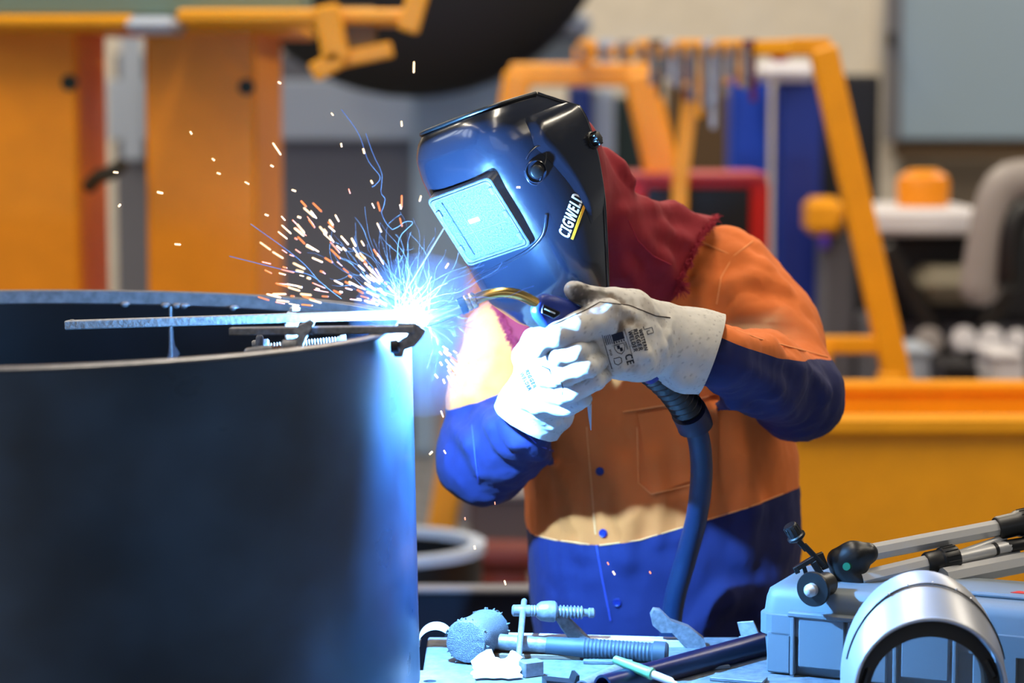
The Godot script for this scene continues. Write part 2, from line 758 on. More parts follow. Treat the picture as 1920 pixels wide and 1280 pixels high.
	m = speckle(mat("helmet frame", Color(0.3, 0.33, 0.38), 0.3), "scuff", 0.03, 0.72, 1.0, 8.0)
	m = speckle(mat("lens cover", Color(0.36, 0.39, 0.42), 0.2), "lens", 0.06, 0.25, 1.0, 12.0, 0.25, FastNoiseLite.TYPE_SIMPLEX, 5)
	mat("print white", Color(0.86, 0.85, 0.8), 0.5)
	mat("print yellow", Color(0.85, 0.6, 0.12), 0.5)
	mat("brass", Color(0.83, 0.68, 0.4), 0.18, 1.0)
	mat("torch blue", Color(0.07, 0.17, 0.5), 0.42)
	mat("hose blue", Color(0.05, 0.14, 0.26), 0.5)
	mat("cuff blue", Color(0.03, 0.07, 0.2), 0.5)
	m = speckle(mat("toolbox plastic", Color(0.38, 0.42, 0.45), 0.55), "hide2", 0.2, 0.92, 1.0, 20.0, 0.2)
	mat("aluminium", Color(0.74, 0.74, 0.74), 0.4, 0.45)
	m = mat("shield silver", Color(0.66, 0.67, 0.7), 0.38, 0.5)
	m = mat("clear visor", Color(0.8, 0.9, 0.95, 0.12), 0.04)
	m.transparency = BaseMaterial3D.TRANSPARENCY_ALPHA
	mat("paper", Color(0.93, 0.93, 0.92), 0.8)
	m = speckle(mat("old wood", Color(0.55, 0.45, 0.36), 0.8), "grain", 0.03, 0.6, 1.0, 6.0)
	m.uv1_scale = Vector3(2, 20, 20)
	mat("grip rubber", Color(0.2, 0.24, 0.28), 0.6)
	mat("marker green", Color(0.42, 0.66, 0.48), 0.45)
	mat("skin", Color(0.72, 0.5, 0.4), 0.55)
	mat("boot leather", Color(0.12, 0.1, 0.09), 0.6)


func hall_lights() -> void:
	var fixture := mat("lamp housing", Color(0.8, 0.8, 0.8), 0.5)
	var glow := mat("lamp diffuser", Color(1, 1, 1), 0.5)
	glow.emission_enabled = true
	glow.emission = Color(1.0, 0.93, 0.84)
	glow.emission_energy_multiplier = 1.6
	for x in [-4.2, 0.0, 4.2]:  # rows out of view, strengths chosen to light shoulders, bin and columns
		for z in [2.6, -1.0, -3.2, -7.0, -10.4, -13.4]:
			var where := "above the camera" if z > 0 else "in front of the worker" if z > -2 else "above the worker" if z > -4 else "above the yellow columns" if z > -8 else "above the blue posts" if z > -11 else "by the back wall"
			var side := "left" if x < -1 else "right" if x > 1 else "middle"
			var o := thing("unseen_ceiling_light", "unseen long white ceiling light in the %s row, %s" % [side, where], "ceiling light", Vector3(x, 5.2, z), "unseen ceiling lights of the hall")
			var s := Shape.new()
			s.box(Vector3(x, 5.24, z), Vector3(0.5, 0.08, 2.6))
			s.box(Vector3(x - 0.1, 6.14, z), Vector3(0.02, 1.75, 0.02))
			part(o, "housing", s, fixture)
			s = Shape.new()
			s.box(Vector3(x, 5.19, z), Vector3(0.44, 0.02, 2.5))
			part(o, "diffuser", s, glow)
			var l := AreaLight3D.new()
			l.name = "unseen_ceiling_light_lamp"
			l.position = Vector3(0, -0.03, 0)
			l.rotation.x = -PI / 2
			l.area_size = Vector2(0.44, 2.5)
			l.light_color = Color(1.0, 0.945, 0.85)
			l.light_energy = 1.2 if z > 0.0 else 2.2 if z > -2.0 else 10.5 if z > -4.0 else 10.0 if z > -12.0 else 7.0
			l.shadow_enabled = true
			l.area_range = 30.0
			l.area_attenuation = 2.0
			o.add_child(l)
	# daylight from out of view behind the camera, placed to light the front faces
	var day := AreaLight3D.new()
	day.name = "unseen_daylight_lamp"
	day.position = Vector3(0.5, 2.6, 6.75)
	day.area_size = Vector2(6.0, 2.4)
	day.light_color = Color(0.92, 0.96, 1.0)
	day.light_energy = 3.2
	day.shadow_enabled = true
	day.area_range = 40.0
	add_child(day)


func hall() -> void:
	var s := Shape.new()
	s.box(Vector3(0, -0.1, -4), Vector3(20, 0.2, 22.6), Basis(), 0.0)
	struct("floor", s, mats["concrete"], "grey concrete workshop floor")
	s = Shape.new()
	s.box(Vector3(0, 7.1, -4), Vector3(20, 0.2, 22.6), Basis(), 0.0)
	struct("ceiling", s, mats["pale grey sheet"], "pale hall ceiling far above")
	s = Shape.new()
	s.box(Vector3(0, 3.5, -15.1), Vector3(20, 7, 0.2), Basis(), 0.0)
	struct("wall_back", s, mats["beige wall paint"], "beige back wall of the workshop")
	s = Shape.new()
	s.box(Vector3(0, 0.7, 7.1), Vector3(20, 1.4, 0.2), Basis(), 0.0)
	s.box(Vector3(0, 5.4, 7.1), Vector3(20, 3.2, 0.2), Basis(), 0.0)
	s.box(Vector3(-6.25, 2.6, 7.1), Vector3(7.5, 2.4, 0.2), Basis(), 0.0)
	s.box(Vector3(6.75, 2.6, 7.1), Vector3(6.5, 2.4, 0.2), Basis(), 0.0)
	struct("wall_front", s, mats["beige wall paint"], "beige wall behind the photographer")
	s = Shape.new()
	s.box(Vector3(-9.9, 1.9, -4), Vector3(0.2, 3.8, 22.0), Basis(), 0.0)
	s.box(Vector3(-9.9, 6.7, -4), Vector3(0.2, 0.6, 22.0), Basis(), 0.0)
	s.box(Vector3(-9.9, 5.1, -9.9), Vector3(0.2, 2.6, 10.2), Basis(), 0.0)
	s.box(Vector3(-9.9, 5.1, 4.75), Vector3(0.2, 2.6, 4.5), Basis(), 0.0)
	for i in 3:
		s.box(Vector3(-9.9, 5.1, -2.95 + 1.8 * i), Vector3(0.2, 2.6, 0.6), Basis(), 0.0)
	struct("wall_left", s, mats["pale grey sheet"], "pale grey left wall")
	s = Shape.new()
	s.box(Vector3(9.9, 3.5, -4), Vector3(0.2, 7, 22.0), Basis(), 0.0)
	struct("wall_right", s, mats["pale grey sheet"], "pale grey right wall")
	var pane := mat("window pane", Color(0.9, 0.95, 1.0, 0.1), 0.05)
	pane.transparency = BaseMaterial3D.TRANSPARENCY_ALPHA
	for k in 4:  # panes and lamps out of view, placed to reflect in the helmet
		var z := -3.95 + 1.8 * k + 0.1 * (k - 1.5)
		s = Shape.new()
		s.box(Vector3(-9.9, 5.1, z), Vector3(0.01, 2.6, 1.25 if k in [1, 2] else 1.6), Basis(), 0.0)
		struct("window_unseen_%d" % (k + 2), s, pane, "high glazed pane in the left wall, out of view, lighting the helmet")
		var l := AreaLight3D.new()
		l.name = "unseen_window_lamp"
		l.position = Vector3(-9.78, 5.1, z)
		l.rotation.y = -PI / 2
		l.area_size = Vector2(1.15, 2.5)
		l.light_color = Color(0.92, 0.96, 1.0)
		l.light_energy = 6.0
		l.shadow_enabled = true
		l.area_range = 40.0
		add_child(l, true)
	s = Shape.new()  # unseen opening behind the camera, set there for the daylight lamp
	s.box(Vector3(0.5, 2.6, 7.1), Vector3(6.0, 2.4, 0.01), Basis(), 0.0)
	var w := struct("window_unseen_1", s, pane, "wide glazed pane behind the camera, out of view, lighting the fronts")
	s = Shape.new()
	for i in 5:
		s.box(Vector3(-2.5 + 1.5 * i, 2.6, 7.1), Vector3(0.06, 2.4, 0.06))
	part(w, "window_frame", s, mats["white enamel"])


# a box whose front stands at distance d and fills that rectangle of the photograph
func slab(s: Shape, x0: float, y0: float, x1: float, y1: float, d: float, deep: float, bevel := 0.006) -> void:
	var a := P(x0, y0, d)
	var b := P(x1, y1, d)
	var c := P((x0 + x1) / 2.0, (y0 + y1) / 2.0, d)
	s.box(Vector3((a.x + b.x) / 2.0, (a.y + b.y) / 2.0, c.z - deep / 2.0), Vector3(absf(b.x - a.x), absf(a.y - b.y), deep), Basis(), bevel)


func floor_y(d: float) -> float: # row of the photograph where the floor lies at distance d
	return 640.0 + FPX * tan(atan(EYE / d) - TILT)


func bar(s: Shape, p: Vector3, q: Vector3, w: float, h := -1.0) -> void: # a square bar from p to q
	var z := (q - p).normalized()
	var x := z.cross(Vector3.BACK if absf(z.z) < 0.9 else Vector3.UP).normalized()
	s.box((p + q) / 2.0, Vector3(w, w if h < 0.0 else h, p.distance_to(q)), Basis(x, z.cross(x), z), w * 0.12)


func background() -> void:
	var s: Shape
	var o: Node3D
	# two yellow box columns at the left, axis square to the hall
	var fy := floor_y(7.0)
	for k in 2:
		o = thing("box_column", ["wide yellow welded box column at the left edge", "yellow welded box column right of the pale gap, with a dark bolt hole"][k], "steel column", Vector3([-1.6, -0.92][k], 0, -7.2), "yellow box columns")
		s = Shape.new()
		slab(s, [-70.0, 270.0][k], 52, [163.0, 490.0][k], fy, 7.0, [0.5, 0.8][k], 0.012)
		part(o, "column_body", s, mats["orange yellow paint"])
		s = Shape.new()
		slab(s, [-75.0, 265.0][k], 36, [222.0, 546.0][k], 60, 6.97, [0.55, 0.86][k], 0.01)
		part(o, "flange_plate", s, mats["workshop yellow paint"])
		s = Shape.new()
		s.lathe(P([130.0, 462.0][k], [155.0, 163.0][k], 7.0), Vector3(0, 0, 1), [Vector2(-0.02, 0), Vector2(-0.02, 0.024), Vector2(0.006, 0.024), Vector2(0.006, 0.017), Vector2(0.001, 0.015), Vector2(0.001, 0)], 16)
		part(o, "bolt_hole", s, mats["dark green"], "dark bolt hole ring")
	s = Shape.new()
	var lev := [P(168, 348, 6.98), P(186, 330, 6.93), P(205, 325, 6.9), P(226, 312, 6.9)]
	s.tube(curve(lev, 10), 0.022, 10, true)
	o = tag(part(null, "latch_lever", s, mat("olive grease", Color(0.16, 0.13, 0.04), 0.6)), "dark greasy latch lever on the side of the left yellow column", "lever")
	# beam lying on the columns
	o = thing("overhead_beam", "green grey beam with a yellow lower flange lying across both box columns", "beam", Vector3(-1.0, 1.8, -7.0))
	s = Shape.new()
	slab(s, -120, -60, 560, 30, 6.85, 0.5, 0.01)
	part(o, "beam_web", s, mats["green grey paint"])
	s = Shape.new()
	slab(s, -120, 28, 250, 50, 6.8, 0.6, 0.01)
	slab(s, 330, 16, 775, 44, 6.6, 0.3, 0.01)
	part(o, "beam_flange", s, mats["workshop yellow paint"])
	s = Shape.new()
	slab(s, 232, 30, 330, 62, 6.75, 0.3, 0.03)
	part(o, "joint_plate", s, mats["pale grey sheet"])
	# dark dished tank end with its yellow bracket
	o = thing("tank_end", "big dark round tank end hanging at the top behind the sparks", "tank end", P(770, -170, 9.7))
	s = Shape.new()
	var c := P(772, -210, 9.7)
	var prof := []
	for i in 13:
		var a := PI / 2 * i / 12.0
		prof.append(Vector2(0.26 * sin(a), 0.85 * cos(a)))
	var back := [Vector2(-0.4, 0.0), Vector2(-0.4, 0.85)]
	s.lathe(c, Vector3(0, 0, 1), back + prof, 48)
	part(o, "dished_head", s, mats["black rubber"])
	s = Shape.new()
	s.box(c + Vector3(0, 2.6, -0.2), Vector3(0.12, 4.0, 0.12))
	part(o, "hanger", s, mats["dark grey steel"])
	o = thing("lifting_bracket", "bent yellow lifting bracket in front of the dark tank end", "bracket", P(650, 80, 6.7))
	s = Shape.new()
	bar(s, P(612, 10, 6.6), P(632, 118, 6.6), 0.075, 0.05)
	bar(s, P(586, 138, 6.6), P(640, 108, 6.6), 0.055, 0.05)
	bar(s, P(625, 115, 6.62), P(736, 92, 6.62), 0.045, 0.05)
	part(o, "bracket_arm", s, mats["workshop yellow paint"])
	s = Shape.new()
	slab(s, 618, 12, 705, 100, 6.66, 0.03)
	part(o, "bracket_web", s, mat("shaded mustard paint", Color(0.5, 0.36, 0.04), 0.5))  # the bracket's yellow with shade put into its colour
	s = Shape.new()
	bar(s, P(790, -30, 6.6), P(764, 60, 6.6), 0.06, 0.05)
	tag(part(null, "bracket_strut", s, mats["workshop yellow paint"]), "short slanted yellow strut at the top edge right of the bent bracket", "strut")
	# grey partition sheets behind
	s = Shape.new()
	slab(s, 215, 100, 780, 265, 11.0, 0.08)
	slab(s, 215, 263, 780, 620, 10.98, 0.1)
	var g := part(null, "trim_1", s, mats["grey sheet"])
	g.set_meta("kind", "structure")
	g.set_meta("label", "grey partition wall behind the sparks")
	s = Shape.new()
	slab(s, 200, 150, 779, 262, 10.9, 0.05)
	slab(s, 225, 60, 268, 300, 10.89, 0.05)
	tag(part(g, "pale_strip", s, mats["pale grey sheet"]), "pale upper sheet of the partition", "")
	s = Shape.new()
	slab(s, 205, 590, 1700, floor_y(11.0), 11.0, 0.1)
	part(g, "lower_sheet", s, mats["dark grey steel"])
	o = thing("sheet_metal_column", "pale blue grey sheet column behind the helmet", "column", P(880, 400, 10.5))
	s = Shape.new()
	slab(s, 772, 95, 960, floor_y(10.5), 10.5, 0.5, 0.02)
	part(o, "column_body", s, mats["blue grey panel"])
	s = Shape.new()
	slab(s, 925, 25, 1108, 66, 10.4, 0.7, 0.02)
	part(o, "cap_box", s, mats["pale grey sheet"])
	s = Shape.new()
	slab(s, 940, 64, 1100, 130, 10.45, 0.5, 0.02)
	part(o, "cap_base", s, mats["blue grey panel"])
	rack()
	# machine posts behind the rack
	var posts := [[1066, 158, 1108, 700, 10.2, "dark blue paint", "dark blue post between the helmet and the yellow rack"], [1372, 140, 1436, 720, 10.0, "strong blue paint", "bright blue post left of the dark blue post"], [1464, 152, 1534, 760, 9.6, "dark blue paint", "wide dark blue post under the white cap"]]
	for q in posts:
		s = Shape.new()
		slab(s, q[0], q[1], q[2], floor_y(q[4]), q[4], 0.25, 0.015)
		o = thing("machine_post", q[6], "post", P((q[0] + q[2]) / 2.0, floor_y(q[4]), q[4]), "blue machine posts")
		part(o, "post_body", s, mats[q[5]])
		s = Shape.new()
		slab(s, q[0] - 20, floor_y(q[4]) - 8, q[2] + 20, floor_y(q[4]), q[4] - 0.05, 0.35)
		part(o, "foot_plate", s, mats["dark grey steel"])
	o = thing("post_cap", "white cap on top of the wide dark blue post", "cap", P(1478, 135, 9.5))
	s = Shape.new()
	slab(s, 1418, 116, 1536, 152, 9.5, 0.4, 0.05)
	part(o, "cap_shell", s, mats["white enamel"])
	s = Shape.new()
	s.ball(P(1462, 96, 9.3), Vector3(0.045, 0.045, 0.045), 8)
	part(o, "red_knob", s, mats["red paint"], "round red knob on the white cap")
	for q in [[1112, 165, 1150, 10.6, "pale grey sheet", "slim pale post seen through the yellow frame"], [1148, 180, 1215, 10.9, "dark green", "dark green cabinet seen through the yellow frame"], [1255, 150, 1372, 11.2, "brown beam", "brown grey cabinet between the yellow legs"], [1530, 140, 1640, 10.4, "dark grey steel", "dark grey cabinet behind the right yellow leg"]]:
		s = Shape.new()
		slab(s, q[0], q[1], q[2], floor_y(q[3]), q[3], 0.3, 0.015)
		o = thing("tall_cabinet", q[5], "cabinet", P((q[0] + q[2]) / 2.0, floor_y(q[3]), q[3]))
		part(o, "cabinet_body", s, mats[q[4]])
		s = Shape.new()
		slab(s, q[0] + 4, q[1] + 12, q[2] - 4, q[1] + 300, q[3] - 0.012, 0.012, 0.004)
		part(o, "door", s, mats[q[4]])
	# red framed screen cabinet
	o = thing("red_cabinet", "red framed cabinet with a dark front behind the shoulder", "cabinet", P(1310, 420, 8.0))
	s = Shape.new()
	slab(s, 1185, 332, 1438, 352, 7.9, 0.5, 0.01)
	slab(s, 1408, 340, 1436, floor_y(7.9), 7.9, 0.5, 0.01)
	slab(s, 1185, 340, 1208, floor_y(7.9), 7.9, 0.5, 0.01)
	part(o, "red_frame", s, mats["red paint"])
	s = Shape.new()
	slab(s, 1205, 350, 1412, floor_y(7.9), 7.93, 0.4, 0.005)
	part(o, "dark_panel", s, mats["black gloss"])
	s = Shape.new()
	slab(s, 1180, 326, 1440, 334, 7.88, 0.54, 0.004)
	part(o, "lid", s, mat("red lid", Color(0.75, 0.28, 0.28), 0.35))
	# right background: panel door, mullion, beam, machine
	s = Shape.new()
	slab(s, 1640, -40, 1682, floor_y(12.0), 12.0, 0.3, 0.02)
	o = tag(part(null, "wall_post", s, mats["beige wall paint"]), "beige wall post left of the blue grey panel", "post")
	o = thing("panel_door", "large blue grey panel at the top right", "panel", P(1800, 120, 11.8))
	s = Shape.new()
	slab(s, 1684, -60, 2040, 262, 11.8, 0.06, 0.01)
	part(o, "panel_sheet", s, mats["blue grey panel"])
	s = Shape.new()
	slab(s, 1666, -60, 1688, 265, 11.78, 0.09, 0.006)
	part(o, "panel_edge", s, mats["grey sheet"])
	s = Shape.new()
	slab(s, 1664, 60, 1680, 85, 11.7, 0.06, 0.01)
	part(o, "hinge", s, mats["dark grey steel"])
	s = Shape.new()
	slab(s, 1682, 262, 2040, 296, 11.85, 0.12, 0.008)
	tag(part(null, "wall_beam", s, mats["brown beam"]), "brown beam under the blue grey panel", "beam")
	s = Shape.new()
	slab(s, 1682, 296, 2040, floor_y(12.2), 12.2, 0.1, 0.008)
	g = part(null, "trim_2", s, mat("tan wall", Color(0.55, 0.49, 0.42), 0.8))
	g.set_meta("kind", "structure")
	g.set_meta("label", "tan lower wall under the brown beam")
	o = thing("machine_table", "white topped machine bench at the right with a dark underside", "workbench", P(1750, 700, 8.8))
	s = Shape.new()
	slab(s, 1632, 392, 1848, 442, 8.6, 0.7, 0.02)
	part(o, "white_top", s, mats["white enamel"])
	s = Shape.new()
	slab(s, 1652, 442, 2000, 600, 8.75, 0.5, 0.02)
	part(o, "dark_body", s, mats["dark grey steel"])
	s = Shape.new()
	bar(s, P(1660, 460, 8.5), P(1790, 690, 8.5), 0.06)
	bar(s, P(1930, 480, 8.5), P(1800, 690, 8.5), 0.06)
	part(o, "brace", s, mats["black plastic"])
	s = Shape.new()
	slab(s, 1725, 505, 1870, 572, 8.45, 0.4, 0.06)
	part(o, "motor_cover", s, mat("khaki cover", Color(0.46, 0.43, 0.36), 0.6))
	s = Shape.new()
	slab(s, 1640, 600, 2000, floor_y(8.8), 8.8, 0.5, 0.02)
	part(o, "plinth", s, mats["grey sheet"])
	o = thing("yellow_tub", "rounded orange tub on the white bench top", "tub", P(1730, 392, 8.7))
	s = Shape.new()
	var tc := P(1730, 391, 8.85)
	s.lathe(tc, Vector3.UP, [Vector2(0, 0), Vector2(0, 0.085), Vector2(0.01, 0.095), Vector2(0.095, 0.1), Vector2(0.12, 0.092), Vector2(0.135, 0.07), Vector2(0.138, 0)], 24)
	part(o, "tub_body", s, mats["orange yellow paint"])
	s = Shape.new()
	s.lathe(tc + Vector3(0, 0.13, 0), Vector3.UP, [Vector2(0, 0), Vector2(0, 0.06), Vector2(0.012, 0.06), Vector2(0.016, 0.05), Vector2(0.016, 0)], 20)
	part(o, "tub_lid", s, mats["workshop yellow paint"])
	o = thing("orange_case", "small orange case left of the right yellow leg", "case", P(1545, 440, 9.2))
	s = Shape.new()
	slab(s, 1516, 372, 1584, 442, 9.2, 0.22, 0.03)
	part(o, "case_body", s, mats["workshop yellow paint"])
	s = Shape.new()
	slab(s, 1540, 440, 1556, 468, 9.2, 0.06, 0.01)
	part(o, "violet_lamp", s, mat("violet plastic", Color(0.35, 0.2, 0.75), 0.4))
	s = Shape.new()
	slab(s, 1542, 442, 1600, floor_y(9.25), 9.25, 0.2, 0.02)
	part(o, "case_stand", s, mats["grey sheet"])
	# grey machine arm at the right edge
	o = thing("grey_machine_arm", "curved grey machine arm at the right edge above the bench", "machine_arm", P(1880, 450, 8.3))
	s = Shape.new()
	s.tube(curve([P(1960, 340, 8.3), P(1890, 345, 8.3), P(1862, 400, 8.3), P(1850, 470, 8.3), P(1838, 540, 8.3)], 18), 0.062, 12, true, 1.2)
	part(o, "arm_casing", s, mats["warm grey plastic"])
	s = Shape.new()
	s.tube(curve([P(1975, 385, 8.25), P(1920, 395, 8.25), P(1900, 440, 8.25), P(1895, 520, 8.25)], 12), 0.05, 12, true)
	part(o, "arm_hose", s, mats["black plastic"])
	var spots := [[1806, 637, 0.045], [1856, 637, 0.045], [1905, 640, 0.04], [1740, 640, 0.05]]
	for k in 4:
		o = thing("machine_dial", ["bright round machined disc under the bench, left of its twin", "bright round machined disc under the bench, right of its twin", "bright round disc cut by the right edge of the picture", "dull round disc left of the bright discs"][k], "disc", P(spots[k][0], spots[k][1], 8.3), "machined discs under the bench")
		s = Shape.new()
		s.lathe(P(spots[k][0], spots[k][1], 8.4), Vector3(0.1, 0.35, 1), [Vector2(-0.12, 0), Vector2(-0.12, 0.03), Vector2(0, 0.03), Vector2(0, spots[k][2]), Vector2(0.02, spots[k][2]), Vector2(0.024, spots[k][2] * 0.8), Vector2(0.024, 0)], 24)
		part(o, "disc", s, mats["white enamel"] if k < 3 else mats["warm grey plastic"])
	for q in [[1690, 660, 1745, 720, 8.1, "pale grey sheet", "pale box on the floor right of the yellow leg foot"], [1862, 668, 1915, 735, 8.0, "white enamel", "white box standing at the right edge above the bin"], [1772, 690, 1830, 740, 7.85, "dark grey steel", "dark low box between the two pale boxes"]]:
		s = Shape.new()
		slab(s, q[0], q[1], q[2], floor_y(q[4]), q[4], 0.3, 0.015)
		o = thing("parts_box", q[6], "box", P((q[0] + q[2]) / 2.0, floor_y(q[4]), q[4]))
		part(o, "box_body", s, mats[q[5]])
		s = Shape.new()
		slab(s, q[0] - 4, q[1] - 6, q[2] + 4, q[1] + 6, q[4] - 0.02, 0.34, 0.006)
		part(o, "box_lid", s, mats[q[5]])
	bin()
	# low things seen between the drum and the worker
	o = thing("steel_ring", "low dark steel ring with a pale rim on the floor beside the drum", "ring", P(800, 1080, 6.2))
	s = Shape.new()
	var rc := P(742, 1060, 6.3)
	var ry := 0.36
	s.lathe(Vector3(rc.x, 0, rc.z), Vector3.UP, [Vector2(0, 0.2), Vector2(0, 0.235), Vector2(ry, 0.235), Vector2(ry, 0.215), Vector2(0.0, 0.2)], 40)
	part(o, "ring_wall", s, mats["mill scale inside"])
	s = Shape.new()
	s.lathe(Vector3(rc.x, ry, rc.z), Vector3.UP, [Vector2(0, 0.205), Vector2(0, 0.245), Vector2(0.025, 0.245), Vector2(0.025, 0.205), Vector2(0, 0.205)], 40)
	part(o, "ring_rim", s, mats["pale grey sheet"])
	o = thing("floor_plate_stack", "dark steel sheet standing on edge low behind the table", "steel sheet", P(880, 1150, 5.0))
	s = Shape.new()
	slab(s, 700, 1112, 1040, 1280, 4.9, 0.03, 0.004)
	part(o, "sheet", s, mat("dark navy steel", Color(0.05, 0.06, 0.12), 0.4, 0.3))
	s = Shape.new()
	slab(s, 700, 1104, 1040, 1114, 4.88, 0.06, 0.004)
	part(o, "sheet_edge", s, mats["grey sheet"])
	s = Shape.new()
	slab(s, 720, 1270, 760, floor_y(4.9), 4.92, 0.2, 0.01)
	slab(s, 980, 1270, 1020, floor_y(4.9), 4.92, 0.2, 0.01)
	part(o, "support", s, mats["dark grey steel"])
	s = Shape.new()
	var rt := P(945, 1040, 7.4)
	s.tube(PackedVector3Array([rt + Vector3(-0.09, 0.0, 0.0), rt + Vector3(0.12, 0.0, 0.02)]), 0.05, 14, true)
	s.box(Vector3(rt.x, rt.y / 2.0 - 0.03, rt.z), Vector3(0.16, rt.y - 0.05, 0.1))
	tag(part(null, "gas_bottle", s, mat("faded red paint", Color(0.42, 0.14, 0.1), 0.6)), "faded red bottle lying on a stand behind the elbow", "bottle")
	o = thing("pallet_box", "low warm grey crate on the floor behind the red bottle", "crate", P(950, 960, 8.0))
	s = Shape.new()
	slab(s, 880, 930, 1010, floor_y(8.0), 8.0, 0.5, 0.02)
	part(o, "crate_body", s, mat("taupe card", Color(0.36, 0.31, 0.3), 0.8))
	s = Shape.new()
	slab(s, 874, 922, 1016, 936, 7.97, 0.56, 0.01)
	part(o, "crate_lid", s, mats["warm grey plastic"])
	o = thing("pale_drum", "pale grey barrel left of the crate, behind the yellow leg", "barrel", P(868, 900, 8.9))
	s = Shape.new()
	var bc := P(862, floor_y(8.9), 8.9)
	s.lathe(Vector3(bc.x, 0, bc.z), Vector3.UP, [Vector2(0, 0), Vector2(0, 0.1), Vector2(0.2, 0.105), Vector2(0.22, 0.1), Vector2(0.42, 0.1), Vector2(0.44, 0.105), Vector2(0.6, 0.1), Vector2(0.6, 0)], 28)
	part(o, "barrel_body", s, mats["warm grey plastic"])
	s = Shape.new()
	s.lathe(Vector3(bc.x, 0.6, bc.z), Vector3.UP, [Vector2(0, 0), Vector2(0, 0.108), Vector2(0.02, 0.108), Vector2(0.02, 0)], 28)
	part(o, "barrel_lid", s, mats["grey sheet"])


func rack() -> void:
	# two splayed yellow frames joined by a top rail that carries hanging hooks
	var o := thing("yellow_rack", "yellow A-frame rack with splayed legs and a top rail behind the worker", "rack", P(1330, 600, 7.5))
	var s := Shape.new()
	bar(s, P(955, 140, 8.3), P(1222, 140, 8.3), 0.08, 0.085)
	part(o, "frame_top", s, mats["workshop yellow paint"])
	s = Shape.new()
	bar(s, P(972, 135, 8.3), P(822, floor_y(8.3), 8.3), 0.1)
	part(o, "leg", s, mats["workshop yellow paint"])
	s = Shape.new()
	bar(s, P(1198, 135, 8.3), P(1405, floor_y(8.3), 8.3), 0.12)
	part(o, "leg", s, mats["workshop yellow paint"])
	s = Shape.new()
	bar(s, P(1480, 88, 6.9), P(1556, 88, 6.9), 0.05, 0.06)
	part(o, "frame_top", s, mats["workshop yellow paint"])
	s = Shape.new()
	bar(s, P(1542, 88, 6.9), P(1690, 745, 6.9), 0.08)
	bar(s, P(1690, 740, 6.9), P(1750, floor_y(6.9), 6.9), 0.066)
	part(o, "leg", s, mats["workshop yellow paint"])
	s = Shape.new()
	bar(s, P(1300, 140, 7.6), P(1275, 345, 7.6), 0.05)
	bar(s, P(1275, 340, 7.6), P(1260, floor_y(7.6), 7.6), 0.05)
	part(o, "middle_leg", s, mats["workshop yellow paint"])
	s = Shape.new()
	bar(s, P(1530, 646, 6.9), P(1672, 646, 6.9), 0.05)
	bar(s, P(1545, 646, 6.88), P(1530, 760, 6.88), 0.05)
	part(o, "crossbar", s, mats["workshop yellow paint"])
	s = Shape.new()
	slab(s, 1652, 700, 1695, 745, 6.85, 0.1, 0.01)
	part(o, "foot_bracket", s, mats["workshop yellow paint"])
	s = Shape.new()
	bar(s, P(1085, 100, 8.3), P(1500, 88, 6.9), 0.045)
	part(o, "top_rail", s, mats["workshop yellow paint"])
	# clamps hanging along the rail, each a thing
	var cols := ["workshop yellow paint", "pale grey sheet", "warm grey plastic", "workshop yellow paint", "dark grey steel", "pale grey sheet", "maroon cloth dim"]
	var what := ["yellow", "pale grey", "warm grey", "yellow", "dark grey", "pale grey", "maroon"]
	for i in 12:
		var t := i / 11.0
		var px := lerpf(1105, 1215, i / 3.0) if i < 4 else lerpf(1238, 1413, (i - 4) / 7.0)
		var d := lerpf(8.3, 6.9, (px - 1085.0) / 415.0)
		var c := i % 7 if i != 11 else 6
		var drop: float = 24.0 if i < 4 else [70.0, 100.0, 130.0, 150.0, 90.0][i % 5]
		var k := thing("hanging_clamp", "%s clamp hanging on the yellow rack rail" % what[c], "clamp", P(px, 110, d), "clamps hanging on the rack rail")
		k.set_meta("label", "%s clamp hanging %s on the yellow rack rail" % [what[c], ["at the far left end", "second from the left", "third from the left", "fourth from the left", "fifth from the left", "left of the middle", "right of the middle", "fifth from the right", "fourth from the right", "third from the right", "second from the right", "at the right end beside the white cap"][i]])
		s = Shape.new()
		slab(s, px - 5, 92, px + 5, 92 + drop, d - 0.08, 0.02)
		part(k, "clamp_bar", s, mats[cols[c]])
		s = Shape.new()
		slab(s, px - 20, 74, px + 12, 92, d - 0.09, 0.03, 0.004)
		part(k, "jaw", s, mats[cols[c] if i % 3 else "workshop yellow paint"])
		s = Shape.new()
		slab(s, px - 16, 92 + drop * 0.6, px + 6, 92 + drop * 0.6 + 12, d - 0.09, 0.03, 0.004)
		part(k, "jaw", s, mats[cols[c] if i % 3 else "workshop yellow paint"])
		s = Shape.new()
		s.tube(PackedVector3Array([P(px - 15, 86, d - 0.1), P(px - 15, 92 + drop * 0.75, d - 0.1)]), 0.012, 8)
		part(k, "screw", s, mats["dull steel"])


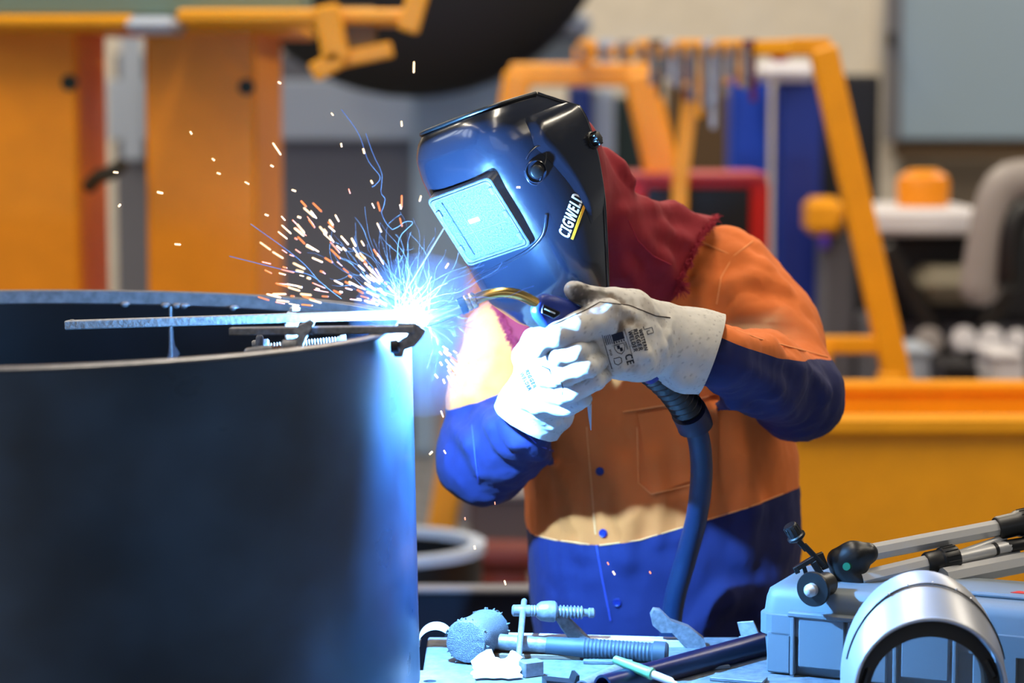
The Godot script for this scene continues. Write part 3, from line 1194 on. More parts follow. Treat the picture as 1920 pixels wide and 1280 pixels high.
func bin() -> void:
	var o := thing("yellow_bin", "large open yellow steel bin at the right behind the worker", "bin", P(1800, 1000, 6.0))
	var yel: Material = mats["workshop yellow paint"]
	var s := Shape.new()
	var top := P(1500, 795, 5.6).y
	var x0 := P(1492, 795, 5.6).x
	var x1 := x0 + 1.6
	var z0 := -5.6
	var z1 := -6.35
	s.box(Vector3((x0 + x1) / 2, top / 2 + 0.05, z0), Vector3(x1 - x0, top - 0.1, 0.02))
	part(o, "front_wall", s, yel)
	s = Shape.new()
	s.box(Vector3((x0 + x1) / 2, top / 2 + 0.05, z1), Vector3(x1 - x0, top - 0.1, 0.02))
	part(o, "back_wall", s, yel)
	for k in 2:
		s = Shape.new()
		s.box(Vector3(x0 if k == 0 else x1, top / 2 + 0.05, (z0 + z1) / 2), Vector3(0.02, top - 0.1, z0 - z1))
		part(o, "side_wall", s, yel)
	s = Shape.new()
	s.box(Vector3((x0 + x1) / 2, 0.16, (z0 + z1) / 2), Vector3(x1 - x0, 0.02, z0 - z1))
	part(o, "bottom", s, yel)
	s = Shape.new()
	s.box(Vector3((x0 + x1) / 2, top, z0 + 0.015), Vector3(x1 - x0 + 0.06, 0.05, 0.05), Basis(), 0.012)
	s.box(Vector3((x0 + x1) / 2, top, z1), Vector3(x1 - x0 + 0.06, 0.04, 0.05), Basis(), 0.01)
	s.box(Vector3(x0, top, (z0 + z1) / 2), Vector3(0.05, 0.04, z0 - z1), Basis(), 0.01)
	s.box(Vector3(x1, top, (z0 + z1) / 2), Vector3(0.05, 0.04, z0 - z1), Basis(), 0.01)
	part(o, "rim", s, yel)
	for q in [Vector2(x0 + 0.15, z0 - 0.12), Vector2(x1 - 0.15, z0 - 0.12), Vector2(x0 + 0.15, z1 + 0.12), Vector2(x1 - 0.15, z1 + 0.12)]:
		s = Shape.new()
		s.lathe(Vector3(q.x - 0.02, 0.075, q.y), Vector3.RIGHT, [Vector2(0, 0), Vector2(0, 0.06), Vector2(0.008, 0.075), Vector2(0.032, 0.075), Vector2(0.04, 0.06), Vector2(0.04, 0)], 20)
		part(o, "wheel", s, mats["black rubber"])


const DRUM_C := Vector3(-0.723, 0, -3.15)
const DRUM_R := 0.587


func drum() -> void:
	var o := thing("steel_drum", "large open dark steel drum with mill scale and a pale ground rim at the left", "steel drum", DRUM_C)
	var s := Shape.new()
	var r := DRUM_R
	s.lathe(DRUM_C, Vector3.UP, [Vector2(0.0, r + 0.026), Vector2(0.0, r + 0.014), Vector2(0.02, r + 0.014), Vector2(RIM - 0.004, r - 0.005), Vector2(RIM - 0.0035, r - 0.001), Vector2(RIM - 0.006, r), Vector2(0.0, r + 0.026)], 128)
	part(o, "shell", s, mats["mill scale"])
	s = Shape.new()
	s.lathe(DRUM_C, Vector3.UP, [Vector2(0.02, 0), Vector2(0.02, r + 0.002), Vector2(RIM - 0.021, r - 0.016), Vector2(RIM - 0.021, r - 0.026), Vector2(0.03, r - 0.008), Vector2(0.03, 0)], 96)
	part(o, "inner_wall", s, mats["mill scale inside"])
	s = Shape.new()
	s.lathe(DRUM_C, Vector3.UP, [Vector2(RIM - 0.02, r - 0.02), Vector2(RIM - 0.02, r - 0.006), Vector2(RIM - 0.003, r - 0.006), Vector2(RIM - 0.003, r), Vector2(RIM - 0.0015, r + 0.0), Vector2(RIM, r - 0.002), Vector2(RIM, r - 0.018), Vector2(RIM - 0.0015, r - 0.02), Vector2(RIM - 0.02, r - 0.02)], 160)
	part(o, "rim_ring", s, mats["rim steel"], "pale ground steel rim ring")
	# plate joint down the front, weld seams inside and tack welds under the rim
	s = Shape.new()
	var ang := 1.1
	for i in 1:
		var a: float = [0.5806, -2.35][i]
		var dirv := Vector3(cos(a), 0, sin(a)) if i == 1 else _drum_dir(512, 690)
		var rr: float = r - 0.012
		s.tube(PackedVector3Array([DRUM_C + dirv * (rr + 0.026) , DRUM_C + dirv * rr + Vector3(0, RIM - 0.022, 0)]), 0.0012, 8)
	part(o, "weld_seam", s, mats["mill scale"])
	s = Shape.new()
	var d2 := _drum_dir_back(321, 620)
	s.tube(PackedVector3Array([DRUM_C + d2 * (r - 0.008), DRUM_C + d2 * (r - 0.0265) + Vector3(0, RIM - 0.022, 0)]), 0.0026, 8)
	part(o, "inner_weld_seam", s, mats["dull steel"])
	for q in [[234, 570], [309, 574], [331, 576], [437, 582], [345, 578]]:
		s = Shape.new()
		var dd := _drum_dir_back(q[0], q[1])
		s.ball(DRUM_C + dd * (r - 0.022) + Vector3(0, RIM - 0.021, 0), Vector3(0.008, 0.005, 0.008), 6)
		part(o, "tack_weld", s, mats["dull steel"])
	# pale burn marks beside the inner seam
	for e in [-1, 1]:
		s = Shape.new()
		var top := []
		var bot := []
		for i in 7:
			var rt := []
			var rb := []
			for j in 4:
				var h := RIM - 0.06 - 0.012 * i
				var w := (0.0015 + (0.006 if e < 0 else 0.012) * absf(sin(maxf(0.0, i - (2.0 if e < 0 else 1.0)) * 0.55) * (0.6 + 0.4 * sin(i * 2.3 + e)))) * j / 3.0
				var a: float = atan2(d2.z, d2.x) + e * (0.004 + w / r)
				var dr := Vector3(cos(a), 0, sin(a))
				rt.append(DRUM_C + dr * (r - 0.0268) + Vector3(0, h, 0))
				rb.append(DRUM_C + dr * (r - 0.0240) + Vector3(0, h, 0))
			top.append(rt)
			bot.append(rb)
		s.sheet(top, bot)
		part(o, "burn_mark", s, mats["burn mark"])


func _drum_dir(px: float, py: float) -> Vector3: # direction from the drum's axis to its near wall at that place
	var rd := ray(px, py)
	var q := Vector2(rd.x, rd.z)
	var c := Vector2(-DRUM_C.x, -DRUM_C.z)
	var b := q.dot(c)
	var t := (-b - sqrt(b * b - q.length_squared() * (c.length_squared() - DRUM_R * DRUM_R))) / q.length_squared()
	return Vector3(c.x + q.x * t, 0, c.y + q.y * t).normalized()


func _drum_dir_back(px: float, py: float) -> Vector3:
	var rd := ray(px, py)
	var q := Vector2(rd.x, rd.z)
	var c := Vector2(-DRUM_C.x, -DRUM_C.z)
	var b := q.dot(c)
	var t := (-b + sqrt(b * b - q.length_squared() * (c.length_squared() - (DRUM_R - 0.026) * (DRUM_R - 0.026)))) / q.length_squared()
	return Vector3(c.x + q.x * t, 0, c.y + q.y * t).normalized()


func screw(s: Shape, p: Vector3, q: Vector3, r: float, pitch: float) -> void: # a threaded rod
	var prof := [Vector2(0, 0)]
	var n := int(p.distance_to(q) / pitch)
	for i in n:
		prof.append(Vector2(i * pitch, r * 0.74))
		prof.append(Vector2((i + 0.25) * pitch, r * 0.78))
		prof.append(Vector2((i + 0.45) * pitch, r))
		prof.append(Vector2((i + 0.65) * pitch, r))
		prof.append(Vector2((i + 0.85) * pitch, r * 0.78))
	prof.append(Vector2(n * pitch, r * 0.74))
	prof.append(Vector2(n * pitch, 0))
	s.lathe(p, q - p, prof, 18)


func clamps_on_drum() -> void:
	# upper clamp: a long bar whose end runs under the arc
	var o := thing("bar_clamp", "long bright steel bar clamp reaching across the drum to the arc", "clamp", P(450, 600, 3.255), "bar clamps on the drum rim")
	var s := Shape.new()
	var a := P(124, 609, 3.235)
	var b := P(782, 588, 3.145)
	bar(s, a, b, 0.0125, 0.016)
	part(o, "clamp_bar", s, mats["bare steel"])
	s = Shape.new()
	s.lathe(P(135, 603, 3.235) , Vector3(0, 1, 0.1), [Vector2(0, 0), Vector2(0, 0.004), Vector2(0.002, 0.004), Vector2(0.003, 0.003), Vector2(0.003, 0)], 12)
	part(o, "stop_pin", s, mats["dull steel"])
	s = Shape.new()
	slab(s, 530, 586, 562, 612, 3.170, 0.03, 0.005)
	slab(s, 542, 573, 562, 590, 3.180, 0.02, 0.004)
	bar(s, P(546, 600, 3.185), P(548, 640, 3.165), 0.018)
	part(o, "sliding_jaw", s, mats["bare steel"])
	s = Shape.new()
	screw(s, P(495, 650, 3.205), P(640, 636, 3.205), 0.005, 0.004)
	part(o, "screw", s, mats["dull steel"])
	s = Shape.new()
	s.lathe(P(473, 648, 3.205), P(500, 645, 3.205) - P(473, 648, 3.205), [Vector2(0, 0), Vector2(0, 0.006), Vector2(0.002, 0.0075), Vector2(0.022, 0.0075), Vector2(0.024, 0.005), Vector2(0.024, 0)], 16)
	s.tube(PackedVector3Array([P(486, 655, 3.195), P(487, 634, 3.195)]), 0.0055, 12, true)
	part(o, "handle", s, mats["dull steel"])
	s = Shape.new()
	s.lathe(P(632, 640, 3.205), P(660, 637, 3.205) - P(632, 640, 3.205), [Vector2(0, 0), Vector2(0, 0.005), Vector2(0.006, 0.009), Vector2(0.013, 0.009), Vector2(0.013, 0)], 16)
	part(o, "swivel_pad", s, mats["dull steel"])
	# lower clamp: biting the rim from the outside
	o = thing("bar_clamp", "shorter dark bar clamp with its fixed jaw hooked over the drum rim", "clamp", P(600, 625, 3.020), "bar clamps on the drum rim")
	s = Shape.new()
	bar(s, P(432, 621, 3.030), P(778, 617, 2.980), 0.010, 0.014)
	part(o, "clamp_bar", s, mats["dull steel"])
	s = Shape.new()
	var bx := Basis(Vector3.RIGHT, Vector3.UP, Vector3.BACK)
	var c := P(770, 630, 2.995)
	var m := 3.245 / FPX
	var jaw := PackedVector2Array()
	for q in [[748, 606], [780, 607], [797, 618], [790, 632], [776, 646], [760, 652], [757, 664], [742, 664], [739, 645], [750, 637], [764, 628], [766, 622], [748, 624]]:
		jaw.append(Vector2((q[0] - 770.0) * m, (630.0 - q[1]) * m))
	s.prism(c, bx, jaw, 0.016, 0.0018)
	part(o, "fixed_jaw", s, mats["dull steel"])
	s = Shape.new()
	s.lathe(P(735, 650, 2.975), Vector3(1, 0.1, 0), [Vector2(-0.002, 0), Vector2(-0.002, 0.008), Vector2(0.008, 0.009), Vector2(0.01, 0.006), Vector2(0.01, 0)], 16)
	part(o, "pad", s, mats["black plastic"])
	s = Shape.new()
	c = P(575, 630, 3.015)
	var sj := PackedVector2Array()
	for q in [[553, 618], [560, 611], [584, 599], [592, 603], [577, 628], [568, 650], [548, 650], [553, 637], [562, 627]]:
		sj.append(Vector2((q[0] - 575.0) * m, (630.0 - q[1]) * m))
	s.prism(c, bx, sj, 0.02, 0.002)
	part(o, "sliding_jaw", s, mats["bare steel"])
	s = Shape.new()
	screw(s, P(462, 658, 3.000), P(545, 650, 3.000), 0.0045, 0.0036)
	part(o, "screw", s, mat("rusty thread", Color(0.42, 0.3, 0.24), 0.6, 0.4))
	s = Shape.new()
	s.tube(PackedVector3Array([P(466, 660, 3.000), P(505, 655, 3.000)]), 0.006, 12, true)
	s.lathe(P(528, 650, 3.000), P(560, 647, 3.000) - P(528, 650, 3.000), [Vector2(0, 0), Vector2(0, 0.006), Vector2(0.003, 0.009), Vector2(0.02, 0.009), Vector2(0.022, 0.006), Vector2(0.022, 0)], 16)
	part(o, "handle", s, mats["dull steel"])


func table() -> void:
	var o := thing("welding_table", "steel welding table with a scuffed top cluttered with tools", "table", Vector3(0.5, 0, -3.2))
	var s := Shape.new()
	s.box(Vector3(0.675, DESK - 0.01, -3.13), Vector3(1.6, 0.02, 0.62), Basis(), 0.002)
	part(o, "tabletop", s, mats["table steel"])
	s = Shape.new()
	for z in [-3.4, -2.86]:
		s.box(Vector3(0.66, DESK - 0.055, z), Vector3(1.5, 0.07, 0.04))
	part(o, "frame_rail", s, mats["dark grey steel"])
	for x in [-0.06, 1.38]:
		for z in [-3.39, -2.87]:
			s = Shape.new()
			s.box(Vector3(x, DESK / 2 - 0.01, z), Vector3(0.06, DESK - 0.02, 0.06))
			part(o, "leg", s, mats["dark grey steel"])


const ARC_D := 3.11


func arc() -> void:
	var at := P(786, 600, ARC_D)
	var o := thing("arc_flame", "blinding blue white welding arc at the torch tip", "welding arc", at)
	var glow := mat("arc glow", Color(1, 1, 1), 1.0)
	glow.emission_enabled = true
	glow.emission = Color(0.55, 0.78, 1.0)
	glow.emission_energy_multiplier = 30.0
	var s := Shape.new()
	s.ball(at, Vector3(0.013, 0.010, 0.010), 10)
	part(o, "arc_core", s, glow)
	var l := OmniLight3D.new()
	l.name = "arc_flame_lamp"
	l.light_color = Color(0.43, 0.71, 1.0)
	l.light_energy = 6.5
	l.light_size = 0.008
	l.omni_range = 20.0
	l.omni_attenuation = 2.0
	l.shadow_enabled = true
	o.add_child(l)
	# welding smoke that the arc lights up
	var fm := FogMaterial.new()
	fm.resource_name = "welding smoke"
	fm.albedo = Color(0.75, 0.82, 1.0)
	fm.density = 0.04
	var fog := FogVolume.new()
	fog.name = "welding_smoke"
	fog.shape = RenderingServer.FOG_VOLUME_SHAPE_ELLIPSOID
	fog.size = Vector3(0.2, 0.22, 0.2)
	fog.position = at + Vector3(0.005, -0.02, 0.0)
	fog.material = fm
	add_child(fog, true)
	tag(fog, "thin blue welding smoke round the arc", "smoke", "", "stuff")


func sparks() -> void:
	var hot := mat("spark white", Color(0, 0, 0), 1.0)
	hot.emission_enabled = true
	hot.emission = Color(1.0, 0.86, 0.68)
	hot.emission_energy_multiplier = 2.6
	var warm := mat("spark orange", Color(0, 0, 0), 1.0)
	warm.emission_enabled = true
	warm.emission = Color(1.0, 0.55, 0.32)
	warm.emission_energy_multiplier = 2.2
	var blue := mat("spark blue", Color(0, 0, 0), 1.0)
	blue.emission_enabled = true
	blue.emission = Color(0.42, 0.58, 1.0)
	blue.emission_energy_multiplier = 0.6
	var pale := mat("spark pale blue", Color(0, 0, 0), 1.0)
	pale.emission_enabled = true
	pale.emission = Color(0.72, 0.85, 1.0)
	pale.emission_energy_multiplier = 1.1
	# one sliver per kind, shared by all copies: length 1, half width 1, stretched by each copy
	var sliver := Shape.new()
	sliver.lathe(Vector3.ZERO, Vector3.UP, [Vector2(-0.5, 0), Vector2(-0.47, 0.6), Vector2(-0.4, 1.0), Vector2(0.4, 1.0), Vector2(0.47, 0.6), Vector2(0.5, 0)], 6)
	var mesh := sliver.mesh()
	var spots := [[776, 126, 22, -88], [519, 279, 30, 55], [524, 155, 7, 30], [358, 249, 7, 60], [400, 299, 7, 40], [410, 325, 8, 20], [463, 343, 10, 28], [300, 361, 12, 12], [217, 323, 10, 5], [224, 385, 7, -50], [333, 458, 13, 3], [510, 311, 7, 30], [623, 214, 7, 50], [682, 283, 11, 75], [753, 232, 11, 86], [551, 357, 9, 20], [500, 403, 8, 20], [697, 341, 8, 60], [537, 430, 26, 42], [530, 441, 24, 38], [521, 478, 26, 30], [588, 402, 20, 55], [640, 272, 8, 80], [561, 407, 8, 20], [788, 372, 12, -75], [838, 498, 12, -58], [632, 409, 16, 62], [621, 417, 14, 58], [622, 448, 17, 58], [663, 454, 19, 62], [680, 456, 12, 60], [890, 1026, 8, 80], [947, 1092, 10, 75], [928, 943, 6, 85], [872, 972, 6, 85], [834, 847, 8, 60], [808, 849, 9, -45], [818, 705, 10, 50], [829, 776, 14, 70], [1140, 1056, 6, 60], [1151, 1074, 9, 60], [1219, 1073, 6, 60], [972, 350, 8, 0]]
	var all := []
	for q in spots:
		all.append([q[0], q[1], q[2], q[3], ARC_D - 0.04 + rng.randf() * 0.08, 0 if q[2] > 6.5 else 1])
	all[42] = [972, 351, 8, 0, 3.2, 0]
	for i in [39, 40, 41]:
		all[i][4] = 3.45
	for i in 4: # those that fell in front of the sleeve and the floor
		all[31 + i][4] = 3.3
	for i in 120: # the dense spray up and to the left of the arc
		var ang := deg_to_rad(rng.randf_range(128, 176) if i % 5 else rng.randf_range(95, 178))
		var far := 60.0 + 260.0 * pow(rng.randf(), 0.9)
		var px := 775 + cos(ang) * far
		var py := 585 - sin(ang) * far * 0.86
		if py > 572:
			continue
		var ln := rng.randf_range(6, 30) if far > 110 else rng.randf_range(5, 30)
		all.append([px, py, ln, rad_to_deg(-ang) + 180 + rng.randf_range(-10, 10), ARC_D + rng.randf_range(-0.1, 0.1), 0 if rng.randf() > 0.45 else 1])
	for i in 26: # the spray below the arc on the right
		var ang := deg_to_rad(rng.randf_range(-68, -28))
		var far := rng.randf_range(45, 125)
		all.append([795 + cos(ang) * far, 625 - sin(ang) * far, rng.randf_range(6, 26), rad_to_deg(-ang), ARC_D + rng.randf_range(-0.05, 0.0), 0 if rng.randf() > 0.4 else 1])
	for q in all:
		var o := MeshInstance3D.new()
		o.name = numbered("glowing_spark")
		o.mesh = mesh
		o.material_override = hot if q[5] == 0 else warm
		var d: float = q[4]
		var p := P(q[0], q[1], d)
		var a := deg_to_rad(q[3])
		var ax := Vector3(cos(a), -sin(a), rng.randf_range(-0.3, 0.3)).normalized()
		var z := ax.cross(Vector3.RIGHT if absf(ax.x) < 0.8 else Vector3.UP).normalized()
		var w := (0.0013 if q[5] == 0 else 0.001) * rng.randf_range(0.7, 1.1)
		var ln: float = maxf(q[2] * d / FPX, w * 2.2)
		o.transform = Transform3D(Basis(z * w, ax * ln, z.cross(ax) * w).orthonormalized().scaled_local(Vector3(w, ln, w)), p)
		add_child(o, true)
		var where := "drifting far left in front of the yellow columns" if q[0] < 545.0 else "falling below the torch nozzle" if q[0] > 770.0 and q[1] > 610.0 and q[0] < 880.0 else "dropping in front of the shirt and the floor" if q[1] > 610.0 else "high above the spray in front of the grey partition" if q[1] < 395.0 else "in the low spray close over the clamp bar" if q[1] > 520.0 else "in the dense spray up left of the arc"
		var heat := "white hot" if q[5] == 0 else "dim orange"
		tag(o, "%s spark sliver %s" % [heat, where], "spark", "%s sparks %s" % [heat, where])
	# light trails of spatter and fume, built as fine glowing threads
	for kind in 2:
		var s := Shape.new()
		var count := 80 if kind == 0 else 9
		for i in count:
			var ang := rng.randf_range(-0.1, PI * 0.98) if i % 4 else rng.randf_range(-1.4, 0.2)
			if kind == 0 and i % 3 == 0:
				ang = rng.randf_range(1.2, 2.6)
			var far := (rng.randf_range(0.05, 0.17) if kind == 0 else rng.randf_range(0.03, 0.09)) * (1.0 if sin(ang) > 0.0 else 0.5)
			var dir := Vector3(cos(ang), sin(ang), rng.randf_range(-0.15, 0.25))
			var p := P(rng.randf_range(730, 805), 592, ARC_D + rng.randf_range(-0.03, 0.03))
			if sin(ang) < 0.0:
				p = P(805, 612, ARC_D - 0.02)
			var path := PackedVector3Array()
			var n := 16
			var off := rng.randf() * 100.0
			for j in n:
				path.append(p)
				var t := float(j) / n
				dir = (dir + Vector3(nz.get_noise_2d(off + t * 3.0, 3.0), nz.get_noise_2d(off + t * 3.0, 50.0), 0.4 * nz.get_noise_2d(off + t * 3.0, 90.0)) * (1.1 if kind == 0 else 0.5) * t).normalized()
				p += dir * far / n
			s.tube(path, 0.0002 if kind == 0 else 0.00035, 4)
		if kind == 0:
			for row in [[[686, 250], [700, 290], [716, 325], [714, 360], [722, 372], [718, 390], [716, 402], [735, 430], [760, 415], [774, 418], [752, 440], [745, 470], [750, 520]], [[640, 205], [672, 250], [690, 300], [712, 330], [705, 345], [697, 350]], [[430, 480], [530, 505], [580, 515], [620, 545], [640, 560]], [[470, 420], [540, 470], [575, 500], [600, 530]]]:
				var w := []
				for q in row:
					w.append(P(q[0], q[1], ARC_D + 0.02))
				s.tube(curve(w, 30), 0.0005, 4)
		else:
			s.tube(PackedVector3Array([P(752, 560, ARC_D), P(832, 428, ARC_D - 0.02)]), 0.0009, 5)
		tag(part(null, "glowing_spark_trail", s, blue if kind == 0 else pale), ["tangle of fine curling blue spatter light trails above the weld", "bright straight light trails of spatter close round the arc"][kind], "sparks", "", "stuff")


func torch() -> void:
	var o := thing("welding_torch", "blue handled welding torch with a curved brass neck and chrome nozzle", "welding torch", P(950, 570, 3.3))
	var tip := P(796, 603, 3.118)
	var noz := P(864, 574, 3.122)
	var s := Shape.new()
	var ln := tip.distance_to(noz)
	s.lathe(tip, noz - tip, [Vector2(0.004, 0), Vector2(0.004, 0.006), Vector2(0, 0.006), Vector2(0, 0.0082), Vector2(ln * 0.35, 0.0096), Vector2(ln, 0.0102), Vector2(ln, 0)], 24)
	part(o, "nozzle", s, mats["chrome"])
	s = Shape.new()
	var ax := (P(892, 561, 3.124) - noz)
	s.lathe(noz, ax, [Vector2(-0.002, 0), Vector2(-0.002, 0.0118), Vector2(0.007, 0.0118), Vector2(0.007, 0)], 24)
	part(o, "insulator", s, mats["black plastic"])
	s = Shape.new()
	s.lathe(noz, ax, [Vector2(0.007, 0), Vector2(0.007, 0.010), Vector2(0.009, 0.0112), Vector2(0.013, 0.0112), Vector2(0.014, 0.0098), Vector2(0.016, 0.0112), Vector2(0.021, 0.0112), Vector2(0.023, 0.008), Vector2(0.023, 0)], 16)
	part(o, "neck_nut", s, mats["brass"])
	s = Shape.new()
	s.tube(curve([P(886, 564, 3.124), P(912, 553, 3.126), P(945, 548, 3.128), P(978, 554, 3.13), P(1012, 572, 3.132)], 24), 0.0072, 16)
	part(o, "neck_tube", s, mats["brass"])
	# handle: rounded sections along its axis
	s = Shape.new()
	var rings := []
	for q in [[1003, 568, 0.004], [1004, 569, 0.0105], [1007, 570, 0.013], [1014, 574, 0.0175], [1030, 584, 0.0215], [1050, 590, 0.0215], [1075, 600, 0.0185], [1110, 620, 0.0165], [1170, 660, 0.0165], [1225, 698, 0.0165], [1232, 703, 0.010]]:
		var d := lerpf(3.13, 3.26, (q[0] - 1003.0) / 229.0)
		var c := P(q[0], q[1], d)
		var t := (P(1232, 703, 3.26) - P(1003, 568, 3.13)).normalized()
		var u := Vector3.UP - t * t.y
		u = (u.normalized())
		var w := t.cross(u)
		var ring := PackedVector3Array()
		for j in 28:
			var a := TAU * j / 28
			var e := pow(pow(absf(cos(a)), 3.2) + pow(absf(sin(a)), 3.2), -1.0 / 3.2)
			ring.append(c + (u * cos(a) * 1.08 + w * sin(a) * 0.72) * e * float(q[2]))
		rings.append(ring)
	s.loft(rings, true, 1)
	part(o, "handle", s, mats["torch blue"])
	s = Shape.new()
	var bx := Basis(Vector3(0.9, -0.42, -0.12).normalized(), Vector3(0.42, 0.9, 0.0).normalized(), Vector3.BACK)
	bx.z = bx.x.cross(bx.y)
	var badge := PackedVector2Array([Vector2(-0.014, 0.006), Vector2(0.011, 0.006), Vector2(0.013, 0.003), Vector2(0.007, -0.006), Vector2(-0.011, -0.006), Vector2(-0.0135, -0.001)])
	s.prism(P(1032, 585, 3.12) , bx, badge, 0.0055, 0.001)
	part(o, "badge", s, mats["black gloss"])
	s = Shape.new()
	s.box(P(1031, 583, 3.1142), Vector3(0.016, 0.0016, 0.001), bx, 0.0002)
	part(o, "badge_print", s, mats["print white"])
	# corrugated strain relief and hose
	var run := curve([P(1222, 694, 3.27), P(1255, 722, 3.32), P(1280, 752, 3.36), P(1300, 785, 3.39)], 60)
	s = Shape.new()
	var rad := []
	for i in 60:
		var f := fmod(i / 60.0 * 10.0, 1.0)
		rad.append(lerpf(0.0225, 0.0255, i / 60.0) * (1.0 if f > 0.2 and f < 0.66 else 0.8))
	s.tube(run, rad, 20)
	part(o, "strain_relief", s, mats["black plastic"])
	s = Shape.new()
	s.tube(curve([P(1291, 770, 3.376), P(1300, 788, 3.39), P(1304, 800, 3.396)], 6), 0.0262, 20)
	part(o, "hose_sleeve", s, mats["cuff blue"])
	s = Shape.new()
	s.tube(curve([P(1302, 792, 3.392), P(1313, 840, 3.415), P(1315, 900, 3.45), P(1306, 970, 3.5), P(1288, 1040, 3.54), P(1268, 1110, 3.56), P(1258, 1170, 3.57), P(1256, 1240, 3.57), P(1262, 1360, 3.58)], 60), 0.0165, 18)
	part(o, "hose", s, mats["hose blue"])
	o = tag(thing("scribe_pen", "thin pale scribe hanging point down below the gloves", "scribe", P(1106, 760, 3.42)), "thin pale scribe hanging point down below the gloves", "scribe")
	s = Shape.new()
	s.tube(PackedVector3Array([P(1103, 690, 3.36), P(1105, 758, 3.38)]), 0.0032, 10, true)
	part(o, "barrel", s, mats["warm grey plastic"])
	s = Shape.new()
	s.tube(PackedVector3Array([P(1105, 758, 3.38), P(1106, 780, 3.385), P(1108, 806, 3.39)]), [0.0036, 0.0026, 0.0007], 10)
	part(o, "tip", s, mats["pale grey sheet"])


# ---------- the worker ----------
func R(px: float, d: float) -> float: # a length of so many pixels at distance d, in metres
	return px * d / FPX


func J(f: Field, q: Array, kk := 0.02) -> void: # rows of [px, py, d, radius px]: a chain of joints
	for i in q.size() - 1:
		f.cap(P(q[i][0], q[i][1], q[i][2]), P(q[i + 1][0], q[i + 1][1], q[i + 1][2]), R(q[i][3], q[i][2]), R(q[i + 1][3], q[i + 1][2]), kk)


func folds(f: Field, rows: Array) -> void: # rows of [radius, how far proud, k, [px, py] ...]: cloth folds lying on the surface
	var made := []
	for row in rows:
		var pts := []
		for i in range(3, row.size()):
			var p := on(f, row[i][0], row[i][1])
			pts.append(p - f.n(p) * (absf(row[0]) - row[1] * (1.5 if row[0] > 0.0085 else 1.0)))
		made.append(pts)
	for r in rows.size():
		var pts: Array = made[r]
		for i in pts.size() - 1:
			var w0 := 0.55 if i == 0 else 1.0
			var w1 := 0.5 if i == pts.size() - 2 else 1.0
			f.cap(pts[i], pts[i + 1], rows[r][0] * w0, rows[r][0] * w1, rows[r][2])


func poly_level(p: Vector3, poly: PackedVector2Array) -> float: # signed distance in the upright plane, positive inside
	var q := Vector2(p.x, p.y)
	var best := 1e3
	for i in poly.size():
		var c := Geometry2D.get_closest_point_to_segment(q, poly[i], poly[(i + 1) % poly.size()])
		best = minf(best, c.distance_to(q))
	return best if Geometry2D.is_point_in_polygon(q, poly) else -best


func seam(f: Field, pts: Array, r: float, up := 0.0, t0 := 2.8) -> Shape: # a cord lying on a surface
	var s := Shape.new()
	var path := PackedVector3Array()
	for i in pts.size() - 1:
		for j in 6:
			var t := j / 6.0
			var p := on(f, lerpf(pts[i][0], pts[i + 1][0], t), lerpf(pts[i][1], pts[i + 1][1], t), t0)
			path.append(p + f.n(p) * up)
	s.tube(path, r, 6)
	return s


func patch(f: Field, c: Array, n: int, m: int, up: float) -> Shape: # a piece of cloth lying on a surface; c are its four corners
	var s := Shape.new()
	var top := []
	var bot := []
	for i in n:
		var rt := []
		var rb := []
		for j in m:
			var u := float(i) / (n - 1)
			var v := float(j) / (m - 1)
			var x := lerpf(lerpf(c[0][0], c[1][0], u), lerpf(c[3][0], c[2][0], u), v)
			var y := lerpf(lerpf(c[0][1], c[1][1], u), lerpf(c[3][1], c[2][1], u), v)
			var p := on(f, x, y, 3.56)
			var nn := f.n(p)
			rt.append(p + nn * up)
			rb.append(p - nn * 0.003)
		top.append(rt)
		bot.append(rb)
	s.sheet(top, bot)
	return s


